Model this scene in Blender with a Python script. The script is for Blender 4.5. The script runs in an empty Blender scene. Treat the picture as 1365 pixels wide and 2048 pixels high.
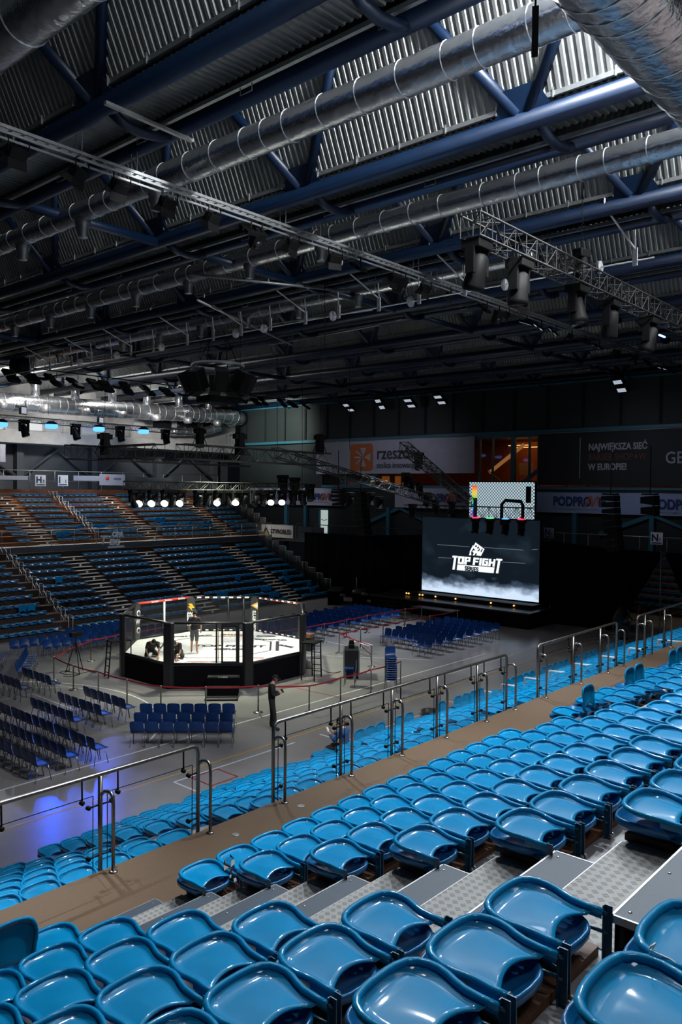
import bpy, bmesh, math, random
from mathutils import Vector, Matrix
random.seed(7)
PI = math.pi
# ------------------------------------------------------------------ camera
SC = bpy.context.scene
COL = SC.collection
F, CX, CY = 1605.0, 682.5, 1024.0
CAMP = Vector((0.0, 0.0, 7.7))
_d1 = Vector((2098-CX, -(991-CY), -F)).normalized()
_p2 = Vector((-1150-CX, -(960-CY), -F)).normalized()
_u = _d1.cross(_p2).normalized()
if _u.y < 0: _u = -_u
_d2 = _u.cross(_d1)
M = Matrix((( _d1.x, _d2.x, _u.x), (_d1.y, _d2.y, _u.y), (_d1.z, _d2.z, _u.z)))   # world -> camera
MT = M.transposed()
cam_data = bpy.data.cameras.new('camera'); cam = bpy.data.objects.new('camera', cam_data); COL.objects.link(cam)
cam_data.sensor_fit = 'VERTICAL'; cam_data.sensor_height = 36.0; cam_data.sensor_width = 24.0
cam_data.lens = 36.0*F/2048.0; cam_data.clip_end = 300; cam_data.clip_start = 0.05
cam.matrix_world = Matrix.Translation(CAMP) @ MT.to_4x4()
SC.camera = cam
# ------------------------------------------------------------------ view, world
SC.view_settings.view_transform = 'Standard'; SC.view_settings.look = 'None'
SC.view_settings.exposure = -0.1; SC.view_settings.gamma = 1.0; SC.view_settings.use_curve_mapping = False
W = bpy.data.worlds.new('world'); SC.world = W; W.use_nodes = True
W.node_tree.nodes['Background'].inputs[0].default_value = (0.55, 0.7, 1.0, 1)
W.node_tree.nodes['Background'].inputs[1].default_value = 0.004

def ray(x, y): return MT @ Vector((x-CX, -(y-CY), -F))
def at_x(x, y, X): r = ray(x, y); return CAMP + r*((X-CAMP.x)/r.x)
def at_y(x, y, Y): r = ray(x, y); return CAMP + r*((Y-CAMP.y)/r.y)
def at_z(x, y, Z): r = ray(x, y); return CAMP + r*((Z-CAMP.z)/r.z)
def proj(p):
    q = M @ (Vector(p)-CAMP)
    if -q.z < .1: return (-9999, -9999)
    return (CX+F*q.x/-q.z, CY-F*q.y/-q.z)
def inframe(p, m=60):
    x, y = proj(p); return -m < x < 1365+m and -m < y < 2048+m

# ------------------------------------------------------------------ lights
def lamp(name, kind, loc, power, color=(1,1,1), size=.3, target=None, spot=60, blend=.5, size_y=None):
    d = bpy.data.lights.new(name, kind); d.energy = power; d.color = color
    if kind == 'AREA':
        d.size = size
        if size_y: d.shape = 'RECTANGLE'; d.size_y = size_y
    else: d.shadow_soft_size = size
    if kind == 'SPOT': d.spot_size = math.radians(spot); d.spot_blend = blend
    o = bpy.data.objects.new(name, d); COL.objects.link(o); o.location = loc
    if target is not None:
        o.rotation_euler = (Vector(target)-Vector(loc)).to_track_quat('-Z', 'Y').to_euler()
    return o
COOL = (.86, .93, 1.0); WARM = (1.0, .80, .55); NEUT = (1.0, .97, .92)
# floods over the near stand
FP = [((7.0, 7.2, 14.1), 420), ((10.3, 7.4, 14.1), 620), ((13.2, 5.6, 14.1), 620), ((16.2, 6.0, 14.1), 800), ((21.5, 6.0, 14.1), 1000)]
for p, w in FP:
    lamp('flood_near', 'SPOT', p, w*3.6, COOL, .13, (p[0]-4.2, 2.6, 4.8), 76, .8)
lamp('flood_soft', 'AREA', (4, -2, 13.9), 120, COOL, 1.5, (5, 3, 5))
# spots on the lower seats
lamp('spot_lower', 'SPOT', (6.5, 14.5, 13.9), 7600, COOL, .12, (4.0, 9.4, 2.8), 26, .9)
lamp('spot_lower', 'SPOT', (12.5, 14.8, 13.9), 4600, COOL, .12, (10.2, 10.0, 2.4), 40, .9)
lamp('spot_lower', 'SPOT', (19.5, 14.8, 13.9), 6000, COOL, .12, (17.2, 10.2, 2.2), 44, .9)
lamp('spot_lower', 'SPOT', (29.0, 14.8, 13.9), 7400, COOL, .12, (26.2, 10.4, 2.2), 48, .9)
lamp('spot_lower', 'SPOT', (37.0, 14.8, 13.9), 6000, COOL, .12, (34.2, 10.6, 2.2), 44, .9)
# lamps on the roof deck at the right, with added fills among them
lamp('roof_light', 'POINT', (11.6, 3.6, 16.9), 7600, (.96,.98,1.0), .4)
lamp('roof_light', 'POINT', (17.2, 2.6, 16.9), 4300, (.96,.98,1.0), .4)
lamp('roof_light', 'POINT', (22.7, 3.0, 16.9), 2000, (.96,.98,1.0), .4)
lamp('roof_light', 'POINT', (28.3, 3.4, 16.9), 500, (.96,.98,1.0), .4)
lamp('duct_fill', 'POINT', (9.2, 5.2, 13.6), 45, (.93,.97,1.0), .3)  # added point to brighten the side of the foil duct
lamp('roof_fill', 'AREA', (20, 18, 5.0), 8, (.60,.75,1.0), 8, (18, 16, 15))  # added fill facing up at the deck strips, no fitting here
lamp('roof_fill', 'SPOT', (9, 4, 9.0), 90, (.75,.85,1.0), .3, (9, 8, 15), 100, 1.0)  # second added fill, aimed up from mid-air at the near deck
lamp('roof_light', 'POINT', (6.2, 4.5, 16.6), 900, (.93,.97,1.0), .4)
for y in (14, 26, 38):
    for x in (11.7, 17.2, 22.8, 28.3, 33.8, 39.4): lamp('roof_light', 'POINT', (x, y, 16.7), .6, (.8,.88,1.0), .4)
# spots above the cage
for dx, dy in ((-2, -1.5), (2, -1.5), (0, 2)):
    lamp('cage_spot', 'SPOT', (22.2+dx, 26.6+dy, 7.4), 520, (1.0, .985, .95), .25, (22.17+dx*.3, 26.59+dy*.3, .9), 76, .35)
lamp('cage_wash', 'SPOT', (22.2, 26.0, 10.1), 7500, (.93, 1.0, .74), .3, (22.0, 25.4, 0), 92, .9)
# warm house light over the far upper stand, neutral in the gallery behind it
for x in (21, 27, 33, 39):
    lamp('stand_wash', 'SPOT', (x, 50.5, 10.4), 1100, (1.0, .84, .64), .4, (x, 49.6, 5.0), 110, .6)
for x in (24, 34): lamp('tier_light', 'SPOT', (x, 38, 13.9), 600, (.6,.75,1.0), .3, (x, 42.5, 2), 90, 1.0)
for x in (24, 33, 42):
    lamp('gallery_light', 'AREA', (x, 55.0, 14.6), 150, NEUT, 1.2, (x, 58, 12.6))
    lamp('gallery_light', 'POINT', (x, 50.5, 15.2), 260, NEUT, .3)
lamp('gallery_uplight', 'POINT', (28.3, 48.5, 16.9), 900, NEUT, .4)
lamp('gallery_uplight', 'POINT', (34, 50, 16.9), 700, NEUT, .4)
# blue heads
for px in (103, 198, 287):
    p = at_y(px, 856, 41.0)
    lamp('blue_beam', 'SPOT', (p.x, 40.9, p.z-.25), 900, (.0, .10, 1.0), .05, (p.x*.30+4.5, 18.0, 0), 22, .5)
lamp('arena_fill', 'AREA', (24, 24, 13.6), 130, (.78, .84, 1.0), 16, (24, 24, 0))
lamp('court_fill', 'SPOT', (10, 10, 13.8), 1300, (.82, .84, 1.0), .5, (14, 17.5, 0), 70, 1.0)
lamp('court_fill', 'SPOT', (28, 10, 13.8), 1700, (.9, .9, 1.0), .5, (29, 17.5, 0), 70, 1.0)
lamp('floor_block_fill', 'SPOT', (36, 28, 13), 8500, (.8,.88,1.0), .4, (32, 26.5, 0), 66, .9)  # added spot to brighten the two right chair blocks
lamp('booth_light', 'SPOT', (35, 47, 13.2), 2600, NEUT, .4, (41, 54.4, 12.6), 80, .8)
lamp('gallery_wall_light', 'SPOT', (27, 47, 13.2), 2600, NEUT, .4, (26, 58, 12.6), 90, .8)
lamp('corner_light', 'SPOT', (42, 48, 13.4), 2200, (.85,1.0,.9), .4, (47.4, 49, 12.6), 95, .8)
lamp('banner_fill', 'SPOT', (39, 44, 11), 700, (.85,.85,1.0), .4, (47, 46.5, 7), 60, .8)  # banner spots are added fills without fixtures
lamp('recess_fill', 'AREA', (32, 52, 9.8), 70, (.75,.82,1.0), 5, (32, 56, 8.5))  # weak fill added to lift the recess wall behind the trusses
lamp('banner_fill', 'SPOT', (38, 34, 12.5), 520, (.8,.8,1.0), .5, (47.2, 36, 9.6), 80, 1.0)
lamp('banner_fill', 'SPOT', (38, 18, 11.5), 420, (.75,.82,1.0), .5, (47.2, 18, 8.2), 80, 1.0)
lamp('end_balcony_light', 'POINT', (48.6, 14.0, 5.6), 130, WARM, .2)

# ------------------------------------------------------------------ materials
def newmat(name):
    m = bpy.data.materials.new(name); m.use_nodes = True
    nt = m.node_tree; b = nt.nodes['Principled BSDF']; return m, nt, b
def S(b, **k):
    for n, v in k.items():
        n = n.replace('_', ' ')
        if n in b.inputs:
            b.inputs[n].default_value = v
def mat(name, col, rough=.5, metal=0.0, noise=0.0, nscale=8.0, bump=0.0, bscale=60.0, spec=None, coat=0.0, alpha=1.0):
    m, nt, b = newmat(name); L = nt.links
    b.inputs['Base Color'].default_value = (*col, 1); b.inputs['Roughness'].default_value = rough; b.inputs['Metallic'].default_value = metal
    if spec is not None: b.inputs['Specular IOR Level'].default_value = spec
    if coat: b.inputs['Coat Weight'].default_value = coat; b.inputs['Coat Roughness'].default_value = .06
    if noise or bump:
        tc = nt.nodes.new('ShaderNodeTexCoord')
    if noise:
        n = nt.nodes.new('ShaderNodeTexNoise'); n.inputs['Scale'].default_value = nscale; n.inputs['Detail'].default_value = 6
        L.new(tc.outputs['Object'], n.inputs['Vector'])
        r = nt.nodes.new('ShaderNodeValToRGB')
        r.color_ramp.elements[0].position = .3; r.color_ramp.elements[1].position = .7
        a = [max(0, c*(1-noise)) for c in col]; c2 = [min(1, c*(1+noise)) for c in col]
        r.color_ramp.elements[0].color = (*a, 1); r.color_ramp.elements[1].color = (*c2, 1)
        L.new(n.outputs['Fac'], r.inputs['Fac']); L.new(r.outputs['Color'], b.inputs['Base Color'])
    if bump:
        n2 = nt.nodes.new('ShaderNodeTexNoise'); n2.inputs['Scale'].default_value = bscale; n2.inputs['Detail'].default_value = 4
        L.new(tc.outputs['Object'], n2.inputs['Vector'])
        bp = nt.nodes.new('ShaderNodeBump'); bp.inputs['Strength'].default_value = bump; bp.inputs['Distance'].default_value = .02
        L.new(n2.outputs['Fac'], bp.inputs['Height']); L.new(bp.outputs['Normal'], b.inputs['Normal'])
    return m
def emit(name, col, strength):
    m, nt, b = newmat(name)
    b.inputs['Base Color'].default_value = (0, 0, 0, 1)
    b.inputs['Emission Color'].default_value = (*col, 1); b.inputs['Emission Strength'].default_value = strength
    return m
MT_ = {}
MT_['seat'] = mat('blue_seat_plastic', (.0005, .215, .45), .40, noise=.08, nscale=5, bump=.012, bscale=22, spec=.08, coat=.5)
MT_['seatpan'] = mat('blue_seat_pan_plastic', (.001, .12, .32), .28, noise=.08, nscale=5)
MT_['bracket'] = mat('blue_painted_bracket', (.004, .06, .12), .35)
MT_['bolt'] = mat('zinc_bolt', (.45, .45, .46), .35, .9)
MT_['chair'] = mat('dark_blue_chair_plastic', (.003, .036, .16), .3, noise=.08, nscale=6)
MT_['chairleg'] = mat('chrome_chair_leg', (.30, .31, .34), .3, .9)
MT_['truss'] = mat('blue_painted_steel', (.0006, .010, .034), .42, noise=.12, nscale=2)
MT_['deck'] = mat('galvanised_deck', (.17, .18, .18), .45, .45, noise=.15, nscale=2, bump=.06, bscale=9)
MT_['foil'] = mat('foil_duct_wrap', (.60, .62, .66), .24, .92, noise=.12, nscale=4, bump=1.0, bscale=7)
MT_['foilseam'] = mat('foil_seam_tape', (.72, .73, .74), .35, .8)
MT_['steel'] = mat('brushed_stainless', (.30, .29, .28), .28, .95)
MT_['galv'] = mat('galvanised_steel', (.34, .36, .37), .4, .8, noise=.1, nscale=8)
MT_['whitepaint'] = mat('white_painted_steel', (.62, .63, .66), .4)
MT_['black'] = mat('black_powdercoat', (.003, .003, .0035), .6, spec=.2)
MT_['blacktruss'] = mat('black_aluminium_truss', (.008, .008, .009), .6)
MT_['blackcloth'] = mat('black_molton_cloth', (.0035, .0036, .005), .95, spec=.08)
MT_['walk'] = mat('brown_speckled_walkway', (.105, .064, .034), .8, noise=.22, nscale=90, bump=.25, bscale=220)
MT_['platform'] = mat('grey_platform_board', (.25, .25, .255), .55, noise=.10, nscale=60)
MT_['stepboard'] = mat('blue_grey_step_board', (.045, .064, .088), .6, noise=.16, nscale=120)
MT_['alu'] = mat('aluminium_trim', (.38, .38, .38), .45, .7)
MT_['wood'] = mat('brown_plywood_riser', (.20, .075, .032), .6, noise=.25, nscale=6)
MT_['woodshade'] = mat('shaded_riser_board', (.028, .013, .009), .7, noise=.25, nscale=5)  # lower tier shade put into a darker copy of the riser wood
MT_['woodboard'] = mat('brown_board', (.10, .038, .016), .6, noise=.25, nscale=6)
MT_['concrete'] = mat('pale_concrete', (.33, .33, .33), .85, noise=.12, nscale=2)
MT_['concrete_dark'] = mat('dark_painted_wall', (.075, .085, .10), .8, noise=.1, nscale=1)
MT_['wallgreen'] = mat('grey_green_wall_panel', (.011, .016, .017), .7, noise=.18, nscale=.8)
MT_['teal'] = mat('teal_painted_steel', (.02, .12, .17), .5)
MT_['banner'] = mat('white_banner_vinyl', (.33, .34, .40), .7, noise=.05, nscale=2, bump=.1, bscale=2)
MT_['bannerblue'] = mat('pale_blue_banner_vinyl', (.26, .32, .50), .7, noise=.05, nscale=2)
MT_['bannerblack'] = mat('black_banner_vinyl', (.006, .006, .008), .7)
MT_['orange'] = mat('orange_print', (.42, .10, .02), .7)
MT_['ink'] = mat('dark_ink', (.03, .03, .045), .7)
MT_['navy'] = mat('navy_print', (.012, .03, .13), .7)
MT_['greyprint'] = mat('grey_print', (.32, .33, .38), .7)
MT_['bronzeprint'] = mat('bronze_print', (.085, .028, .016), .7)
MT_['white'] = mat('white_print', (.8, .8, .8), .6)
MT_['red'] = mat('red_belt', (.35, .01, .02), .6)
MT_['redpad'] = mat('red_padding', (.75, .06, .04), .5)
MT_['padblack'] = mat('black_vinyl_padding', (.010, .010, .012), .4)
MT_['padgrey'] = mat('charcoal_vinyl_padding', (.035, .037, .04), .45)
MT_['yellow'] = mat('yellow_print', (.75, .42, .03), .5)
MT_['mat'] = mat('white_cage_mat', (.80, .80, .78), .6, noise=.03, nscale=2)
MT_['linewhite'] = mat('white_floor_line', (.62, .62, .66), .35)
MT_['lineyellow'] = mat('yellow_floor_line', (.55, .33, .04), .35)
MT_['linered'] = mat('red_floor_line', (.28, .03, .03), .35)
MT_['skin'] = mat('skin', (.50, .26, .17), .55, noise=.06, nscale=6)
MT_['hair'] = mat('dark_hair', (.012, .009, .008), .6)
MT_['clothblack'] = mat('black_clothing', (.008, .008, .010), .85)
MT_['clothblue'] = mat('blue_sweatshirt', (.01, .07, .22), .85)
MT_['clothgrey'] = mat('patterned_grey_shorts', (.09, .09, .095), .85, noise=.8, nscale=25)
MT_['plastic_grey'] = mat('grey_plastic', (.2, .2, .21), .5)
MT_['paper'] = mat('white_paper', (.75, .78, .85), .8)
MT_['dark'] = mat('dark_void', (.004, .004, .005), .9)
MT_['lens'] = mat('dark_lens', (.01, .012, .015), .08)
MT_['pinkpaper'] = mat('pink_scrap', (.8, .12, .35), .7)
MT_['lampwhite'] = emit('lit_lens_white', (1, .98, .92), 14)
MT_['lampsoft'] = emit('faint_lens', (.75, .85, 1), .55)
MT_['lampblue'] = emit('lit_lens_blue', (.06, .24, 1.0), 3.6)
MT_['lampblue2'] = emit('lit_led_bar_blue', (.2, .4, 1.0), 5)
MT_['lampamber'] = emit('amber_lamp', (1, .5, .12), 2.2)
MT_['daydoor'] = emit('bright_doorway', (.72, .85, .80), .55)
MT_['glow'] = emit('lit_poster_orange', (1.0, .42, .12), .22)
MT_['strip'] = emit('fluorescent_strip', (1.0, .75, .4), 2.4)
MT_['braceglow'] = emit('brace_glow_warm', (1.0, .62, .28), .45)
MT_['redled'] = emit('red_led', (1, .03, .08), 2.5)
MT_['greenled'] = emit('green_led', (.05, .9, .2), 2.0)
MT_['blueled'] = emit('blue_led', (.1, .35, 1), 2.2)
MT_['skylight'] = emit('skylight_daylight', (.85, .92, 1.0), 1.5)
# glass
def glassmat(name, tint, rough, mixv):
    m, nt, b = newmat(name); L = nt.links
    tr = nt.nodes.new('ShaderNodeBsdfTransparent'); tr.inputs[0].default_value = (*tint, 1)
    gl = nt.nodes.new('ShaderNodeBsdfGlossy'); gl.inputs['Roughness'].default_value = rough
    mx = nt.nodes.new('ShaderNodeMixShader')
    fr = nt.nodes.new('ShaderNodeFresnel'); fr.inputs[0].default_value = 1.4
    mu = nt.nodes.new('ShaderNodeMath'); mu.operation = 'MULTIPLY'; mu.inputs[1].default_value = mixv
    L.new(fr.outputs[0], mu.inputs[0]); L.new(mu.outputs[0], mx.inputs[0])
    L.new(tr.outputs[0], mx.inputs[1]); L.new(gl.outputs[0], mx.inputs[2])
    L.new(mx.outputs[0], nt.nodes['Material Output'].inputs['Surface']); return m
MT_['glass'] = glassmat('clear_glass', (.975, .985, .985), .02, .07)
MT_['plasticfilm'] = glassmat('clear_plastic_film', (.72, .74, .80), .12, 2.5)
MT_['smoke_glass'] = glassmat('smoky_window_glass', (.75, .62, .5), .03, 1.0)
# floor
def mat_floor():
    m, nt, b = newmat('grey_sports_floor'); L = nt.links
    tc = nt.nodes.new('ShaderNodeTexCoord')
    n = nt.nodes.new('ShaderNodeTexNoise'); n.inputs['Scale'].default_value = .35; n.inputs['Detail'].default_value = 8
    L.new(tc.outputs['Object'], n.inputs['Vector'])
    r = nt.nodes.new('ShaderNodeValToRGB'); r.color_ramp.elements[0].color = (.20, .19, .19, 1); r.color_ramp.elements[1].color = (.27, .26, .255, 1)
    r.color_ramp.elements[0].position = .35; r.color_ramp.elements[1].position = .65
    L.new(n.outputs['Fac'], r.inputs['Fac']); L.new(r.outputs['Color'], b.inputs['Base Color'])
    n2 = nt.nodes.new('ShaderNodeTexNoise'); n2.inputs['Scale'].default_value = 1.3; n2.inputs['Detail'].default_value = 5
    L.new(tc.outputs['Object'], n2.inputs['Vector'])
    mr = nt.nodes.new('ShaderNodeMapRange'); mr.inputs['To Min'].default_value = .16; mr.inputs['To Max'].default_value = .30
    L.new(n2.outputs['Fac'], mr.inputs['Value']); L.new(mr.outputs[0], b.inputs['Roughness'])
    return m
MT_['floor'] = mat_floor()
# checker plate: rotated cells with short raised bars, alternating direction
def mat_plate():
    m, nt, b = newmat('aluminium_tread_plate'); L = nt.links; N = nt.nodes
    def math_(op, a, c=None):
        n = N.new('ShaderNodeMath'); n.operation = op
        if isinstance(a, (int, float)): n.inputs[0].default_value = a
        else: L.new(a, n.inputs[0])
        if c is not None:
            if isinstance(c, (int, float)): n.inputs[1].default_value = c
            else: L.new(c, n.inputs[1])
        return n.outputs[0]
    tc = N.new('ShaderNodeTexCoord'); mp = N.new('ShaderNodeMapping')
    mp.inputs['Rotation'].default_value = (0, 0, PI/4); mp.inputs['Scale'].default_value = (24, 24, 24)
    L.new(tc.outputs['Object'], mp.inputs['Vector']); sx = N.new('ShaderNodeSeparateXYZ'); L.new(mp.outputs[0], sx.inputs[0])
    X, Y = sx.outputs[0], sx.outputs[1]
    fx, fy = math_('FLOOR', X), math_('FLOOR', Y)
    par = math_('MODULO', math_('ABSOLUTE', math_('ADD', fx, fy)), 2.0)
    u, v = math_('SUBTRACT', X, fx), math_('SUBTRACT', Y, fy)
    def inside(t, e): return math_('MULTIPLY', math_('GREATER_THAN', t, e), math_('LESS_THAN', t, 1-e))
    barU = math_('MULTIPLY', math_('GREATER_THAN', math_('SINE', math_('MULTIPLY', u, 2*PI*4)), -.1), inside(v, .12))
    barV = math_('MULTIPLY', math_('GREATER_THAN', math_('SINE', math_('MULTIPLY', v, 2*PI*4)), -.1), inside(u, .12))
    h = math_('ADD', math_('MULTIPLY', barU, par), math_('MULTIPLY', barV, math_('SUBTRACT', 1.0, par)))
    bp = N.new('ShaderNodeBump'); bp.inputs['Strength'].default_value = .9; bp.inputs['Distance'].default_value = .004
    L.new(h, bp.inputs['Height']); L.new(bp.outputs[0], b.inputs['Normal'])
    rp = N.new('ShaderNodeMix'); rp.data_type = 'RGBA'
    rp.inputs[6].default_value = (.34, .335, .32, 1); rp.inputs[7].default_value = (.12, .12, .118, 1)
    L.new(barU, rp.inputs[0]) if False else L.new(math_('MULTIPLY', h, math_('SUBTRACT', 1.0, par)), rp.inputs[0])
    L.new(rp.outputs[2], b.inputs['Base Color'])
    b.inputs['Metallic'].default_value = .0; b.inputs['Roughness'].default_value = .6; b.inputs['Specular IOR Level'].default_value = .25
    return m
MT_['plate'] = mat_plate()
# mesh fence of the cage: diamond wires by transparency
def mat_fence():
    m, nt, b = newmat('black_chain_link'); L = nt.links; N = nt.nodes
    tc = N.new('ShaderNodeTexCoord'); mp = N.new('ShaderNodeMapping'); mp.inputs['Scale'].default_value = (22, 22, 22)
    L.new(tc.outputs['UV'], mp.inputs['Vector']); sx = N.new('ShaderNodeSeparateXYZ'); L.new(mp.outputs[0], sx.inputs[0])
    def mth(op, a, c=None):
        n = N.new('ShaderNodeMath'); n.operation = op
        if isinstance(a, (int, float)): n.inputs[0].default_value = a
        else: L.new(a, n.inputs[0])
        if c is not None:
            if isinstance(c, (int, float)): n.inputs[1].default_value = c
            else: L.new(c, n.inputs[1])
        return n.outputs[0]
    a = mth('ADD', sx.outputs[0], sx.outputs[1]); c = mth('SUBTRACT', sx.outputs[0], sx.outputs[1])
    l1 = mth('LESS_THAN', mth('FRACT', a), .12); l2 = mth('LESS_THAN', mth('FRACT', mth('ADD', c, 100.0)), .12)
    mx = mth('MAXIMUM', l1, l2)
    tr = N.new('ShaderNodeBsdfTransparent'); ms = N.new('ShaderNodeMixShader')
    b.inputs['Base Color'].default_value = (.02, .02, .022, 1); b.inputs['Roughness'].default_value = .4
    L.new(mx, ms.inputs[0]); L.new(tr.outputs[0], ms.inputs[1]); L.new(b.outputs[0], ms.inputs[2])
    L.new(ms.outputs[0], N['Material Output'].inputs['Surface']); return m
MT_['fence'] = mat_fence()
# LED wall contents
def mat_bigscreen():
    m, nt, b = newmat('led_wall_picture'); L = nt.links; N = nt.nodes
    tc = N.new('ShaderNodeTexCoord'); sx = N.new('ShaderNodeSeparateXYZ'); L.new(tc.outputs['UV'], sx.inputs[0])
    n = N.new('ShaderNodeTexNoise'); n.inputs['Scale'].default_value = 6.5; n.inputs['Detail'].default_value = 7; n.inputs['Roughness'].default_value = .55
    L.new(tc.outputs['UV'], n.inputs['Vector'])
    def mth(op, a, c=None, d=None):
        q = N.new('ShaderNodeMath'); q.operation = op
        for i, t in enumerate((a, c, d)):
            if t is None: continue
            if isinstance(t, (int, float)): q.inputs[i].default_value = t
            else: L.new(t, q.inputs[i])
        return q.outputs[0]
    # fog: brightness falls with height plus noise
    fog = mth('SUBTRACT', mth('ADD', .12, mth('MULTIPLY', n.outputs['Fac'], .55)), mth('MULTIPLY', sx.outputs[1], 1.75))
    ramp = N.new('ShaderNodeValToRGB'); e = ramp.color_ramp.elements
    e[0].position = .0; e[0].color = (.004, .008, .013, 1); e[1].position = .30; e[1].color = (.55, .68, .85, 1)
    k = e.new(.12); k.color = (.06, .09, .14, 1)
    L.new(fog, ramp.inputs[0])
    n3 = N.new('ShaderNodeTexNoise'); n3.inputs['Scale'].default_value = 2.6; n3.inputs['Detail'].default_value = 5; L.new(tc.outputs['UV'], n3.inputs['Vector'])
    r3 = N.new('ShaderNodeValToRGB'); r3.color_ramp.elements[0].position = .52; r3.color_ramp.elements[1].position = .85
    r3.color_ramp.elements[0].color = (0, 0, 0, 1); r3.color_ramp.elements[1].color = (.016, .028, .04, 1); L.new(n3.outputs['Fac'], r3.inputs[0])
    ad = N.new('ShaderNodeMix'); ad.data_type = 'RGBA'; ad.blend_type = 'ADD'; ad.inputs[0].default_value = 1
    L.new(ramp.outputs[0], ad.inputs[6]); L.new(r3.outputs[0], ad.inputs[7])
    b.inputs['Base Color'].default_value = (0, 0, 0, 1); L.new(ad.outputs[2], b.inputs['Emission Color']); b.inputs['Emission Strength'].default_value = 1.3
    b.inputs['Roughness'].default_value = .5
    return m
MT_['bigscreen'] = mat_bigscreen()
MT_['screenlogo'] = emit('led_logo_white', (.92, .97, 1.0), 1.15)
MT_['screenstreak'] = emit('led_streak', (.3, .38, .45), .6)
MT_['screendark'] = emit('led_dark', (.004, .008, .012), 1)
def mat_smallscreen():
    m, nt, b = newmat('led_checker_picture'); L = nt.links; N = nt.nodes
    tc = N.new('ShaderNodeTexCoord'); ck = N.new('ShaderNodeTexChecker'); mp = N.new('ShaderNodeMapping'); mp.inputs['Scale'].default_value = (46, 26, 1)
    L.new(tc.outputs['UV'], mp.inputs[0]); L.new(mp.outputs[0], ck.inputs['Vector']); ck.inputs['Scale'].default_value = 1.0
    ck.inputs['Color1'].default_value = (.62, .78, .86, 1); ck.inputs['Color2'].default_value = (.10, .15, .18, 1)
    b.inputs['Base Color'].default_value = (0, 0, 0, 1); L.new(ck.outputs[0], b.inputs['Emission Color']); b.inputs['Emission Strength'].default_value = .9
    return m
MT_['smallscreen'] = mat_smallscreen()
def mat_rainbow():
    m, nt, b = newmat('led_rainbow_bar'); L = nt.links; N = nt.nodes
    tc = N.new('ShaderNodeTexCoord'); sx = N.new('ShaderNodeSeparateXYZ'); L.new(tc.outputs['UV'], sx.inputs[0])
    r = N.new('ShaderNodeValToRGB'); e = r.color_ramp.elements
    e[0].position = 0; e[0].color = (1, .05, .5, 1); e[1].position = 1; e[1].color = (.9, .05, .03, 1)
    for p, c in ((.18, (.2, .1, 1, 1)), (.38, (0, .7, 1, 1)), (.58, (.1, .8, .1, 1)), (.8, (1, .6, .1, 1))):
        q = e.new(p); q.color = c
    L.new(sx.outputs[1], r.inputs[0]); b.inputs['Base Color'].default_value = (0, 0, 0, 1)
    L.new(r.outputs[0], b.inputs['Emission Color']); b.inputs['Emission Strength'].default_value = 1.0; return m
MT_['rainbow'] = mat_rainbow()

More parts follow.
